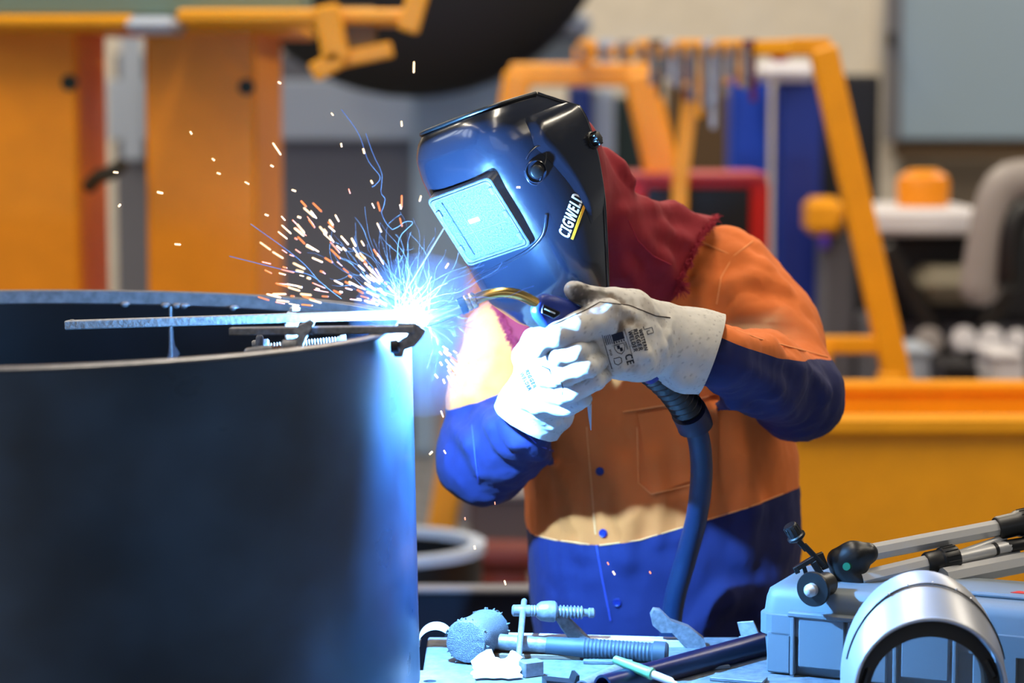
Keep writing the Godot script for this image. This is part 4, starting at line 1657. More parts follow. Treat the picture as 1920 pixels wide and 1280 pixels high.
func person() -> void:
	var o := thing("person", "worker in an orange and navy shirt, leather gloves and welding helmet bending over the weld", "person", Vector3(0.22, 0, -3.8))
	# inner body
	var f := Field.new()
	J(f, [[1150, 470, 3.66, 50], [1180, 620, 3.78, 100], [1240, 1000, 3.83, 150], [1240, 1150, 3.85, 140]], 0.05)
	var hips := [P(1170, 1120, 3.86), P(1315, 1120, 3.86)]
	var feet := [Vector3(0.1, 0.05, -3.86), Vector3(0.36, 0.05, -3.92)]
	for k in 2:
		var knee: Vector3 = (hips[k] as Vector3).lerp(feet[k], 0.5) + Vector3(0, 0.02, 0.05)
		f.cap(hips[k], knee, 0.085, 0.06, 0.04)
		f.cap(knee, feet[k], 0.06, 0.042, 0.03)
	var hc := P(902, 410, 3.32) - HF * 0.15
	f.cap(hc - HU * 0.02 + HF * 0.01, hc - HU * 0.07 + HF * 0.02, 0.082, 0.062, 0.03)
	f.cap(hc - HU * 0.06 - HF * 0.03, P(1150, 470, 3.66), 0.055, 0.06, 0.04)
	var n := nets(f, Vector3(-0.15, 0.0, -4.1), Vector3(0.55, 1.6, -3.2), 0.016)
	part(o, "body", as_mesh(n), mats["skin"])
	# trousers and boots
	f = Field.new()
	for k in 2:
		var knee: Vector3 = (hips[k] as Vector3).lerp(feet[k], 0.5) + Vector3(0, 0.02, 0.05)
		f.cap(hips[k], knee, 0.125, 0.088, 0.05)
		f.cap(knee, feet[k] + Vector3(0, 0.06, 0), 0.088, 0.078, 0.04)
	f.cap(P(1180, 1060, 3.86), P(1300, 1060, 3.86), 0.13, 0.13, 0.06)
	n = nets(f, Vector3(-0.15, 0.0, -4.15), Vector3(0.6, 1.05, -3.6), 0.016)
	part(o, "trousers", as_mesh(n), mats["navy cloth"])
	for k in 2:
		f = Field.new()
		var q: Vector3 = feet[k]
		f.cap(q + Vector3(0, 0.08, -0.01), q + Vector3(0, 0.0, -0.02), 0.052, 0.05, 0.02)
		f.cap(q + Vector3(0, 0.0, -0.02), q + Vector3(-0.03, -0.005, 0.15), 0.05, 0.042, 0.03)
		n = nets(f, q - Vector3(0.12, 0.06, 0.12), q + Vector3(0.12, 0.16, 0.24), 0.01)
		part(o, "boot", as_mesh(n), mats["boot leather"])
	var shirt := shirt_of(o)
	hood_of(o, shirt)
	helmet_of(o)
	glove_left(o)
	glove_right(o)


func shirt_of(o: Node3D) -> Field:
	var f := Field.new()
	f.expo = 2.3
	var rows := []
	for q in [[545, 1000, 1385, 3.76, 0.105], [600, 940, 1425, 3.77, 0.13], [680, 930, 1450, 3.79, 0.152], [760, 955, 1472, 3.8, 0.158], [850, 978, 1493, 3.81, 0.165], [930, 984, 1498, 3.81, 0.168], [1010, 988, 1500, 3.81, 0.17], [1100, 992, 1490, 3.82, 0.168], [1200, 1004, 1470, 3.83, 0.165], [1300, 1012, 1462, 3.84, 0.165]]:
		var a := P(q[1], q[0], q[3])
		var b := P(q[2], q[0], q[3])
		rows.append([a.y, (a.x + b.x) / 2, -q[3], (b.x - a.x) / 2, q[4]])
	f.slices(rows)
	var ntorso := f.a.size()
	# shoulders and sleeves
	J(f, [[960, 630, 3.72, 70], [1100, 560, 3.74, 70], [1200, 520, 3.75, 72], [1355, 525, 3.77, 84]], 0.06)
	J(f, [[944, 636, 3.7, 72], [922, 740, 3.69, 78], [908, 858, 3.66, 84]], 0.03)
	J(f, [[908, 858, 3.66, 84], [950, 832, 3.59, 72], [992, 792, 3.48, 56]], 0.03)
	J(f, [[1362, 520, 3.77, 88], [1440, 620, 3.72, 88], [1497, 742, 3.62, 80]], 0.04)
	J(f, [[1497, 740, 3.62, 80], [1430, 700, 3.46, 76], [1345, 668, 3.30, 61]], 0.03)
	var plain := Field.new() # a copy without folds, for the hood to follow
	plain.expo = f.expo
	plain.slices(rows)
	J(plain, [[960, 630, 3.72, 70], [1100, 560, 3.74, 70], [1200, 520, 3.75, 72], [1355, 525, 3.77, 84]], 0.06)
	J(plain, [[944, 636, 3.7, 72], [922, 740, 3.69, 78]], 0.03)
	J(plain, [[1362, 520, 3.77, 88], [1440, 620, 3.72, 88]], 0.04)
	folds(f, [
		[0.014, 0.007, 0.02, [1330, 585], [1368, 540], [1412, 524], [1470, 540]],
		[0.016, 0.007, 0.022, [1352, 600], [1400, 580], [1460, 590], [1525, 630]],
		[0.010, 0.005, 0.014, [1302, 470], [1312, 520], [1316, 570]],
		[0.010, 0.005, 0.014, [1330, 480], [1332, 530], [1334, 570]],
		[0.012, 0.005, 0.018, [1385, 470], [1430, 500], [1470, 540]],
		[0.014, 0.006, 0.02, [1385, 640], [1440, 650], [1500, 690]],
		[0.013, 0.006, 0.02, [1400, 690], [1450, 730], [1490, 790]],
		[0.012, 0.005, 0.018, [1520, 690], [1545, 740], [1530, 790]],
		[0.011, 0.006, 0.014, [1338, 765], [1380, 752], [1420, 770]],
		[0.012, 0.006, 0.016, [848, 800], [880, 830], [900, 890]],
		[0.010, 0.005, 0.014, [940, 790], [965, 830], [985, 880]],
		[0.012, 0.006, 0.016, [900, 760], [925, 800], [945, 850]],
		[0.011, 0.005, 0.014, [985, 830], [1010, 850], [1035, 870]],
		[0.013, 0.005, 0.02, [850, 740], [890, 735], [935, 740]],
		[0.012, 0.005, 0.02, [865, 680], [900, 690], [935, 670]],
		[0.016, 0.006, 0.03, [1300, 1180], [1360, 1120], [1450, 1090]],
		[0.016, 0.006, 0.03, [1400, 1190], [1430, 1140], [1480, 1110]],
		[0.012, 0.004, 0.03, [1225, 860], [1235, 930], [1238, 1010]],
		[0.012, 0.004, 0.03, [1290, 830], [1300, 930], [1290, 1000]],
		[0.012, 0.004, 0.03, [1060, 900], [1075, 960], [1085, 1030]],
		[0.013, 0.005, 0.03, [1170, 870], [1180, 960], [1178, 1050]],
		[0.012, 0.004, 0.03, [1400, 860], [1405, 950], [1395, 1050]],
	])
	var wrinkle := func(p: Vector3, _n: Vector3) -> float:
		return 0.0045 * nz.get_noise_3d(p.x * 16.0, p.y * 5.0, p.z * 16.0) + 0.0024 * nz.get_noise_3d(p.x * 34.0 + 9.0, p.y * 20.0, p.z * 34.0)
	var n := nets(f, Vector3(-0.2, 0.62, -4.05), Vector3(0.56, 1.42, -3.14), 0.0075, wrinkle)
	# the seams between the orange and the navy cloth
	var sy := []
	for q in [[1002, 1002], [1040, 1012], [1120, 1022], [1200, 1012], [1290, 985], [1400, 952], [1482, 920]]:
		var p := on(f, q[0], q[1], 3.56)
		sy.append(Vector2(p.x, p.y))
	var a0 := P(1342, 602, 3.64)
	var a1 := P(1420, 634, 3.65)
	var a2 := P(1568, 674, 3.66)
	var b0 := P(832, 785, 3.56)
	var b1 := P(900, 758, 3.56)
	var b2 := P(945, 742, 3.56)
	var level := func(p: Vector3, c: Vector3) -> float:
		# which part of the shirt is it: torso, left sleeve or right sleeve
		var dt := f.stack(c)
		var dl := minf(f.bone(7, c), minf(f.bone(8, c), minf(f.bone(9, c), f.bone(10, c))))
		var dr := minf(f.bone(3, c), minf(f.bone(4, c), minf(f.bone(5, c), f.bone(6, c))))
		if dl < dt and dl < dr:
			var m := a1 if p.x < a1.x else a1
			var e := (a1 - a0) if p.x < a1.x else (a2 - a1)
			return (p.y - m.y) - (p.x - m.x) * e.y / e.x
		if dr < dt:
			var e2 := (b1 - b0) if p.x < b1.x else (b2 - b1)
			return (p.y - b1.y) - (p.x - b1.x) * e2.y / e2.x
		var y: float = sy[0].y
		for i in sy.size() - 1:
			if p.x > sy[i].x:
				y = lerpf(sy[i].y, sy[i + 1].y, minf(1.0, (p.x - sy[i].x) / (sy[i + 1].x - sy[i].x)))
		return p.y - y
	var two := cut(n, level)
	var sh := part(o, "shirt", two[0], mats["orange cloth"], "orange upper cloth of the work shirt")
	part(sh, "navy_panel", two[1], mats["navy cloth"], "navy blue lower panel and sleeves of the shirt")
	part(sh, "waist_seam", seam(f, [[1003, 1003], [1040, 1012], [1118, 1022]], 0.0013, 0.0, 3.56), mats["orange thread"])
	part(sh, "waist_seam", seam(f, [[1124, 1022], [1200, 1012], [1290, 985], [1400, 952], [1482, 920]], 0.0013, 0.0, 3.56), mats["orange thread"])
	part(sh, "placket_edge", seam(f, [[1100, 800], [1108, 900], [1118, 1022]], 0.0014, 0.0, 3.56), mats["orange thread"])
	part(sh, "placket_edge", seam(f, [[1118, 1022], [1130, 1090], [1148, 1178]], 0.0011, 0.0, 3.56), mats["navy thread"])
	part(sh, "armhole_seam", seam(f, [[1412, 452], [1375, 480], [1352, 520], [1342, 580]], 0.0012), mats["orange thread"])
	part(sh, "yoke_seam", seam(f, [[1302, 448], [1340, 465], [1372, 478]], 0.0012), mats["orange thread"])
	part(sh, "sleeve_seam", seam(f, [[1345, 604], [1420, 634], [1500, 655], [1562, 672]], 0.0012), mats["orange thread"])
	part(sh, "sleeve_seam", seam(f, [[884, 790], [890, 850], [898, 915]], 0.0008), mats["navy thread"])
	part(sh, "cuff", seam(f, [[962, 750], [975, 800], [1010, 835], [1050, 850]], 0.0012), mats["navy thread"])
	# pocket with its flap, patch pocket, buttons
	part(sh, "pocket_flap", patch(f, [[1166, 700], [1345, 690], [1345, 738], [1166, 771]], 14, 6, 0.004), mats["orange cloth"])
	part(sh, "pocket_flap_stitch", seam(f, [[1168, 771], [1250, 758], [1343, 739]], 0.0011, 0.004, 3.56), mats["orange thread"])
	part(sh, "pocket", patch(f, [[1195, 775], [1345, 750], [1345, 885], [1222, 926]], 12, 10, 0.0022), mats["orange cloth"])
	part(sh, "pocket_stitch", seam(f, [[1195, 800], [1197, 905], [1222, 926], [1290, 910], [1340, 888]], 0.0011, 0.002, 3.56), mats["orange thread"])
	for q in [[1125, 883], [1131, 999], [1157, 1129]]:
		var p := on(f, q[0], q[1])
		var s := Shape.new()
		var nn := f.n(p)
		s.lathe(p, nn, [Vector2(-0.001, 0), Vector2(-0.001, 0.0065), Vector2(0.0022, 0.0068), Vector2(0.0032, 0.0058), Vector2(0.0024, 0.0042), Vector2(0.0018, 0.004), Vector2(0.0018, 0)], 20)
		part(sh, "button", s, mats["button blue"])
	return plain


func hood_of(o: Node3D, shirt: Field) -> void:
	var hc := P(902, 410, 3.32) - HF * 0.15
	var f := Field.new()
	f.expo = shirt.expo
	f.sy0 = shirt.sy0
	f.sdy = shirt.sdy
	for s in shirt.sl:
		var w: PackedFloat32Array = s.duplicate()
		w[2] += 0.008
		w[3] += 0.008
		f.sl.append(w)
	for i in shirt.a.size():
		f.cap(shirt.a[i], shirt.a[i] + shirt.ab[i], shirt.ra[i] + 0.008, shirt.ra[i] + shirt.dr[i] + 0.008, shirt.k[i])
	f.cap(hc, hc - HU * 0.07 + HF * 0.01, 0.092, 0.08, 0.03)
	f.cap(hc + HU * 0.03 + HF * 0.03, hc + HU * 0.047 + HF * 0.035, 0.074, 0.066, 0.03)
	f.cap(hc - HF * 0.03 - HU * 0.01, P(1110, 398, 3.56), 0.088, 0.058, 0.04)
	J(f, [[1110, 398, 3.56, 74], [1145, 480, 3.64, 100], [1165, 560, 3.7, 120]], 0.05)
	J(f, [[1150, 450, 3.64, 70], [1260, 480, 3.7, 72], [1320, 490, 3.74, 70]], 0.05)
	J(f, [[1128, 304, 3.53, 30], [1156, 316, 3.53, 22], [1182, 340, 3.535, 11], [1172, 366, 3.54, 12], [1150, 394, 3.55, 14]], 0.008)
	folds(f, [
		[0.014, 0.008, 0.02, [1166, 400], [1210, 392], [1262, 396], [1318, 416]],
		[0.014, 0.007, 0.02, [1160, 430], [1200, 450], [1240, 490], [1262, 530]],
		[0.012, 0.006, 0.018, [1190, 420], [1240, 432], [1290, 450]],
		[0.014, 0.007, 0.02, [1150, 450], [1165, 500], [1190, 545]],
		[-0.006, 0.004, -0.012, [1140, 420], [1150, 470], [1160, 530]],
	].filter(func(r): return r[0] > 0.0))
	var wr := func(p: Vector3, _n: Vector3) -> float:
		return 0.003 * nz.get_noise_3d(p.x * 20.0, p.y * 12.0, p.z * 20.0)
	var n := nets(f, Vector3(-0.16, 1.0, -4.02), Vector3(0.46, 1.62, -3.2), 0.0075, wr)
	var poly := PackedVector2Array()
	var d := 3.68
	for q in [[860, 60], [1420, 60], [1350, 400], [1340, 416], [1308, 452], [1292, 488], [1274, 520], [1268, 546], [1210, 600], [1110, 700], [1000, 722], [984, 676], [962, 645], [945, 606], [932, 572], [880, 545], [780, 500]]:
		var p := P(q[0], q[1], d)
		poly.append(Vector2(p.x, p.y))
	var level := func(p: Vector3, _c: Vector3) -> float:
		return poly_level(p, poly) + 0.002 * nz.get_noise_3d(p.x * 120.0, p.y * 120.0, p.z * 60.0)
	var two := cut(n, level)
	var h := part(o, "hood", two[0], mats["maroon cloth"])
	# frayed edge: a fringe of short threads
	var s := Shape.new()
	for run in [[[1344, 408], [1326, 428], [1308, 452], [1292, 488], [1274, 520], [1268, 546]], [[924, 560], [934, 580], [946, 608], [962, 645], [984, 676]]]:
		var path := PackedVector3Array()
		for i in run.size() - 1:
			for j in 16:
				path.append(on(f, lerpf(run[i][0], run[i + 1][0], j / 16.0), lerpf(run[i][1], run[i + 1][1], j / 16.0)))
		for i in path.size() - 1:
			var nn := f.n(path[i])
			var along := (path[i + 1] - path[i]).normalized()
			var out := along.cross(nn)
			for k in 7:
				var b := path[i].lerp(path[i + 1], rng.randf()) + nn * rng.randf_range(-0.001, 0.003) + out * rng.randf_range(-0.004, 0.004)
				var dir := (out * rng.randf_range(-0.7, 1.0) + along * rng.randf_range(-1.0, 1.0) + nn * rng.randf_range(-0.1, 0.9)).normalized()
				var ln := rng.randf_range(0.004, 0.011)
				var q := b + dir * ln * 0.5 + nn * 0.001
				s.tube(PackedVector3Array([b, q, q + (dir + Vector3(0, -0.5, 0)).normalized() * ln * 0.5]), [0.0008, 0.0006, 0.0003], 4)
	var tuft := on(f, 1272, 540)
	for k in 60:
		var dir := Vector3(rng.randf_range(-0.2, 1.0), rng.randf_range(-0.6, 0.5), rng.randf_range(0.0, 0.7)).normalized()
		s.tube(PackedVector3Array([tuft + dir * 0.002, tuft + dir * 0.012 + Vector3(0, 0.002, 0), tuft + dir * 0.02]), [0.0009, 0.0006, 0.0003], 4)
	var fr := part(h, "frayed_edge", s, mats["maroon fringe"], "frayed fringe of the hood cape")
	fr.set_meta("kind", "stuff")
	part(h, "cape_seam", seam(f, [[1178, 412], [1195, 450], [1225, 480], [1265, 500]], 0.001, 0.0), mats["maroon fringe"])


# ---------- welding helmet; own axes: HL towards the wearer's left, HU up, HF out of the face ----------
const HL := Vector3(0.72495, 0.2835, 0.62775)
const HU := Vector3(-0.51199, 0.83145, 0.21578)
const HF := Vector3(-0.46077, -0.47783, 0.74791)
const HK := [-0.215, -0.18, -0.13, -0.075, -0.02, 0.03, 0.075, 0.105, 0.126, 0.14]
const HA := [0.060, 0.086, 0.105, 0.116, 0.120, 0.120, 0.116, 0.108, 0.098, 0.088]
const HFRONT := [0.112, 0.135, 0.157, 0.154, 0.150, 0.150, 0.146, 0.137, 0.122, 0.105]
const HBACK := [0.095, 0.09, 0.068, 0.03, -0.005, -0.026, -0.03, -0.02, -0.01, 0.0]


func hk(u: float, tab: Array) -> float:
	var i := 0
	while i < HK.size() - 2 and u > HK[i + 1]:
		i += 1
	var t := clampf((u - HK[i]) / (HK[i + 1] - HK[i]), 0.0, 1.0)
	var p0: float = tab[maxi(i - 1, 0)]
	var p3: float = tab[mini(i + 2, tab.size() - 1)]
	return lerpf(lerpf(tab[i], tab[i + 1], t), cubic_interpolate(tab[i], tab[i + 1], p0, p3, t), 0.6)


func hs0(u: float, t: float) -> Vector3:
	var ph := t * PI / 2
	var a := hk(u, HA)
	var b := hk(u, HBACK)
	var c := hk(u, HFRONT)
	var z := b + (c - b) * pow(absf(cos(ph)), 0.66)
	return Vector3(a * signf(ph) * pow(absf(sin(ph)), 0.66), u - smoothstep(0.02, 0.14, u) * 0.36 * maxf(0.0, 0.12 - z), z)


func hs(u: float, t: float, up := 0.0) -> Vector3: # a point of the shell in the world, raised by up
	var hc := P(902, 410, 3.32) - HF * 0.15
	t = clampf(t, -0.999, 0.999)
	var p := hs0(u, t)
	if up != 0.0:
		p += hn(u, t) * up
	return hc + HL * p.x + HU * p.y + HF * p.z


func hn(u: float, t: float) -> Vector3:
	var du := hs0(minf(u + 0.004, 0.14), t) - hs0(maxf(u - 0.004, -0.215), t)
	var dt := hs0(u, clampf(t + 0.02, -1, 1)) - hs0(u, clampf(t - 0.02, -1, 1))
	return dt.cross(du).normalized() * -1.0 if dt.cross(du).dot(Vector3(hs0(u, t).x, 0, hs0(u, t).z + 0.02)) < 0.0 else dt.cross(du).normalized()


func px_of(p: Vector3) -> Vector2:
	var q := p - Vector3(0, EYE, 0)
	var y := q.y * cos(TILT) - q.z * sin(TILT)
	var z := q.y * sin(TILT) + q.z * cos(TILT)
	return Vector2(960.0 + FPX * q.x / -z, 640.0 - FPX * y / -z)


func hfind(px: float, py: float) -> Vector2: # (u, t) of the shell where the photograph shows that place
	var best := Vector2.ZERO
	var cost := 1e9
	for i in 66:
		for j in 100:
			var u := -0.214 + 0.353 * i / 65.0
			var t := -0.8 + 1.8 * j / 99.0
			var c := px_of(hs(u, t)).distance_to(Vector2(px, py))
			if c < cost:
				cost = c
				best = Vector2(u, t)
	return best


func hl(l: float, u: float, f: float) -> Vector3:
	return P(902, 410, 3.32) - HF * 0.15 + HL * l + HU * u + HF * f


func rounded(hx: float, hy: float, r: float, n := 5) -> PackedVector2Array:
	var out := PackedVector2Array()
	for c in 4:
		var cx := hx - r if c in [0, 3] else r - hx
		var cy := hy - r if c < 2 else r - hy
		for i in n:
			var a := PI / 2 * (c + float(i) / (n - 1))
			out.append(Vector2(cx + r * cos(a), cy + r * sin(a)))
	return out


func helmet_of(o: Node3D) -> void:
	# shell: outer and inner skin
	var s := Shape.new()
	var top := []
	var bot := []
	for i in 56:
		var rt := []
		var rb := []
		for j in 81:
			var u := -0.215 + 0.355 * i / 55.0
			var t := -1.0 + 2.0 * j / 80.0
			rt.append(hs(u, t))
			rb.append(hs(u, t, -0.003))
		top.append(rt)
		bot.append(rb)
	s.sheet(top, bot)
	var h := part(o, "welding_helmet", s, mats["helmet shell"], "glossy dark blue black welding helmet")
	# lips round the edges
	s = Shape.new()
	var path := PackedVector3Array()
	for j in 61:
		path.append(hs(0.14, -0.98 + 1.96 * j / 60.0, 0.0012))
	s.tube(path, 0.0034, 8)
	part(h, "brow_lip", s, mats["black plastic"])
	s = Shape.new()
	path = PackedVector3Array()
	for i in 41:
		path.append(hs(0.14 - 0.355 * i / 40.0, 0.992, 0.0))
	for j in 21:
		path.append(hs(-0.2145, 0.99 - 1.98 * j / 20.0, 0.0))
	for i in 41:
		path.append(hs(-0.215 + 0.355 * i / 40.0, -0.992, 0.0))
	s.tube(path, 0.003, 8)
	part(h, "edge_lip", s, mats["helmet shell"])
	# raised rear side panels with the knobs
	for sd in [1.0, -1.0]:
		s = Shape.new()
		top = []
		bot = []
		for i in 25:
			var rt := []
			var rb := []
			for j in 13:
				var u := -0.085 + 0.19 * i / 24.0
				var lead := 0.62 + 0.16 * absf(u - 0.055) / 0.1
				var t := lerpf(lead, 0.985, j / 12.0)
				var up := 0.0055 * smoothstep(0.0, 0.25, j / 12.0) * smoothstep(-0.085, -0.06, u) * smoothstep(0.107, 0.09, u)
				rt.append(hs(u, t * sd, up + 0.0003))
				rb.append(hs(u, t * sd, -0.001))
			top.append(rt)
			bot.append(rb)
		s.sheet(top, bot)
		part(h, "side_panel", s, mats["helmet shell"])
		var kp := hfind(1107, 268)
		var c := hs(kp.x, kp.y * sd, 0.005)
		var ax: Vector3 = (HL * sd + HF * -0.2).normalized()
		s = Shape.new()
		s.lathe(c, ax, [Vector2(-0.006, 0), Vector2(-0.006, 0.013), Vector2(0.002, 0.013), Vector2(0.003, 0.009), Vector2(0.012, 0.0085), Vector2(0.0125, 0.0065), Vector2(0.0125, 0)], 20)
		for k in 7:
			var a := TAU * k / 7.0
			var w: Vector3 = ax.cross(HU).normalized()
			s.box(c + ax * 0.007 + (w * cos(a) + w.cross(ax) * sin(a)) * 0.0095, Vector3(0.003, 0.003, 0.009), Basis(w, w.cross(ax), ax).orthonormalized(), 0.0006)
		part(h, "tension_knob", s, mats["black plastic"])
	# adjusting dial in its recess
	var q := hfind(1004, 318)
	var cn := hs(q.x, q.y)
	var dn := (HL * hn(q.x, q.y).x + HU * hn(q.x, q.y).y + HF * hn(q.x, q.y).z).normalized()
	s = Shape.new()
	s.lathe(cn, dn, [Vector2(-0.004, 0), Vector2(-0.004, 0.0165), Vector2(0.0016, 0.0165), Vector2(0.0024, 0.0152), Vector2(0.0006, 0.0135), Vector2(0.0006, 0)], 28)
	part(h, "dial_recess", s, mats["helmet shell"])
	s = Shape.new()
	s.lathe(cn, dn, [Vector2(0, 0), Vector2(0, 0.0098), Vector2(0.006, 0.0094), Vector2(0.0072, 0.0078), Vector2(0.0072, 0)], 24)
	part(h, "dial", s, mats["black plastic"])
	s = Shape.new()
	path = PackedVector3Array()
	for e in [[985, 300], [992, 284], [1010, 276], [1022, 288], [1020, 320], [1008, 342], [992, 338], [985, 318]]:
		var g := hfind(e[0], e[1])
		path.append(hs(g.x, g.y, 0.0005))
	s.tube(curve(Array(path), 40), 0.0014, 6)
	part(h, "dial_rim", s, mats["helmet shell"])
	# moulded ridges of the cheek
	for e in [[[1022, 258], [1045, 300], [1062, 318], [1085, 345]], [[1024, 405], [1016, 438], [990, 470], [950, 494], [900, 510]]]:
		s = Shape.new()
		var w := []
		for g in e:
			var uv := hfind(g[0], g[1])
			w.append(hs(uv.x, uv.y, 0.0))
		s.tube(curve(w, 24), 0.0028, 8, true)
		part(h, "moulded_ridge", s, mats["helmet shell"])
	# lens frame, lens, clips
	var b := Basis(HL, HU, HF)
	s = Shape.new()
	var rings := []
	for e in [[0.0635, 0.0595, 0.136], [0.062, 0.058, 0.1585], [0.061, 0.057, 0.160], [0.0555, 0.0515, 0.160], [0.0545, 0.0505, 0.1585], [0.0545, 0.0505, 0.150]]:
		var ring := PackedVector3Array()
		for v in rounded(e[0], e[1], 0.008):
			ring.append(hl(v.x, v.y - 0.001, e[2]))
		rings.append(ring)
	s.loft(rings, false, -1)
	part(h, "lens_frame", s, mats["helmet frame"])
	s = Shape.new()
	s.prism(hl(0, -0.001, 0.1535), b, rounded(0.055, 0.051, 0.007), 0.004, 0.001)
	part(h, "lens", s, mats["lens cover"])
	s = Shape.new()
	for v in [0.0, 0.0]:
		s.box(hl(-0.040, 0, 0.1585), Vector3(0.0022, 0.09, 0.003), b, 0.0006)
	s.box(hl(-0.018, 0.002, 0.1578), Vector3(0.0014, 0.088, 0.002), b, 0.0004)
	s.box(hl(0.0, -0.012, 0.1578), Vector3(0.09, 0.0014, 0.002), b, 0.0004)
	part(h, "lens_rib", s, mats["helmet frame"])
	s = Shape.new()
	s.box(hl(-0.006, 0.004, 0.1578), Vector3(0.02, 0.0065, 0.0012), b, 0.0003)
	part(h, "lens_sticker", s, mats["print white"])
	for e in [[0.0545, 0.037], [0.0545, -0.002], [0.0545, -0.040], [-0.0545, 0.03], [-0.0545, -0.03]]:
		s = Shape.new()
		s.box(hl(e[0], e[1], 0.1605), Vector3(0.007, 0.012, 0.004), b, 0.001)
		part(h, "lens_clip", s, mats["helmet frame"])
	s = Shape.new()
	path = PackedVector3Array()
	for v in rounded(0.0582, 0.0542, 0.007):
		path.append(hl(v.x, v.y - 0.001, 0.1602))
	path.append(path[0])
	s.tube(path, 0.0008, 6)
	part(h, "frame_gasket", s, mats["black plastic"])
	# maker's name on the cheek with its yellow underline
	var g0 := hfind(1066, 448)
	var g1 := hfind(1094, 372)
	var e0 := hs(g0.x, g0.y)
	var ex := (hs(g1.x, g1.y) - e0)
	var width := ex.length()
	ex = ex.normalized()
	var nn := (HL * hn(g0.x, g0.y).x + HU * hn(g0.x, g0.y).y + HF * hn(g0.x, g0.y).z).normalized()
	var ey := nn.cross(ex).normalized()
	var q0 := Vector2(1066, 448)
	var q1 := Vector2(1094, 372)
	var qp := (q1 - q0).orthogonal().normalized() # towards the tops of the letters
	if qp.x > 0.0:
		qp = -qp
	var put := func(v: Vector3, lift: float) -> Vector3:
		var goal := q0 + (q1 - q0) * (v.x / width) + qp * (v.y * FPX / 3.4)
		var u := lerpf(g0.x, g1.x, v.x / width)
		var t := lerpf(g0.y, g1.y, v.x / width)
		for it in 16:
			var now := px_of(hs(u, t))
			var r := goal - now
			if r.length() < 0.05:
				break
			var pu := (px_of(hs(u + 0.002, t)) - now) / 0.002
			var pt := (px_of(hs(u, t + 0.01)) - now) / 0.01
			var det := pu.x * pt.y - pu.y * pt.x
			if absf(det) < 1.0:
				break
			u = clampf(u + clampf((r.x * pt.y - r.y * pt.x) / det, -0.02, 0.02), -0.2, 0.1)
			t = clampf(t + clampf((pu.x * r.y - pu.y * r.x) / det, -0.06, 0.06), 0.2, 0.97)
		return hs(u, t, lift)
	part(h, "lettering", lettering("CIGWELD", width, 0.0175, put, 0.2), mats["print white"])
	s = Shape.new()
	top = []
	bot = []
	for i in 12:
		var rt := []
		var rb := []
		for j in 3:
			var v := Vector3(width * (0.02 + 0.98 * i / 11.0), -0.0065 + 0.0018 * j, 0)
			rt.append(put.call(v, 0.0009))
			rb.append(put.call(v, -0.0005))
		top.append(rt)
		bot.append(rb)
	s.sheet(top, bot)
	part(h, "underline", s, mats["print yellow"])


# raised letters laid over a surface by put(point, lift); width and height in metres; slant shears them like italics
func lettering(text: String, width: float, height: float, put: Callable, slant := 0.0, bold := true) -> ArrayMesh:
	var t := TextMesh.new()
	var font := SystemFont.new()
	font.font_names = PackedStringArray(["Droid Sans"])
	if bold:
		font.font_weight = 700
	t.font = font
	t.text = text
	t.font_size = 64
	t.pixel_size = 0.01
	t.depth = 0.01
	t.curve_step = 4.0
	t.horizontal_alignment = HORIZONTAL_ALIGNMENT_LEFT
	var arr := t.get_mesh_arrays()
	var v: PackedVector3Array = arr[Mesh.ARRAY_VERTEX]
	var lo := Vector3(1e3, 1e3, 1e3)
	var hi := -lo
	for p in v:
		lo = lo.min(p)
		hi = hi.max(p)
	var done := {}
	var out := PackedVector3Array()
	for p in v:
		var y := (p.y - lo.y) / (hi.y - lo.y) * height
		var x := (p.x - lo.x) / (hi.x - lo.x) * width + slant * y
		var up := p.z > (lo.z + hi.z) / 2.0
		var key := Vector3(snappedf(x, 1e-5), snappedf(y, 1e-5), 1.0 if up else 0.0)
		if not done.has(key):
			done[key] = put.call(Vector3(x, y, 0), 0.0009 if up else -0.0006)
		out.append(done[key])
	var idx: PackedInt32Array = arr[Mesh.ARRAY_INDEX] if arr[Mesh.ARRAY_INDEX] != null else PackedInt32Array(range(v.size()))
	var st := SurfaceTool.new()
	st.begin(Mesh.PRIMITIVE_TRIANGLES)
	st.set_smooth_group(-1)
	for i in idx:
		st.add_vertex(out[i])
	st.generate_normals()
	return st.commit()


func glove_colors(f: Field, n: Array, base: Color, spots: Array) -> PackedColorArray: # stains and painted shade: [centre, radius, colour, strength]
	var out := PackedColorArray()
	for s in spots:
		s[0] = f.snap(s[0])
	for p in n[0]:
		var c := base
		var w := nz.get_noise_3d(p.x * 30.0, p.y * 30.0, p.z * 30.0) + 0.5 * nz.get_noise_3d(p.x * 90.0, p.y * 90.0, p.z * 90.0)
		for s in spots:
			var e: float = s[1] - p.distance_to(s[0]) + w * s[1] * 0.7
			c = c.lerp(s[2], clampf(e / (s[1] * 0.45), 0.0, 1.0) * s[3])
		var speck := nz.get_noise_3d(p.x * 260.0, p.y * 260.0, p.z * 260.0)
		c = c.lerp(Color(0.2, 0.17, 0.15), clampf((speck - 0.33) * 4.0, 0.0, 0.6))
		c = c * (1.0 + 0.12 * w)
		out.append(c)
	return out


func binding(f: Field, c: Vector3, u: Vector3, w: Vector3, far: float, r: float) -> Shape: # cord round the cut edge of a cuff
	var s := Shape.new()
	var path := PackedVector3Array()
	for i in 41:
		var a := TAU * i / 40.0
		var dir := u * cos(a) + w * sin(a)
		path.append(f.hit(c + dir * far, -dir, 0.0, far) - dir * r * 0.4)
	s.tube(path, r, 8)
	return s


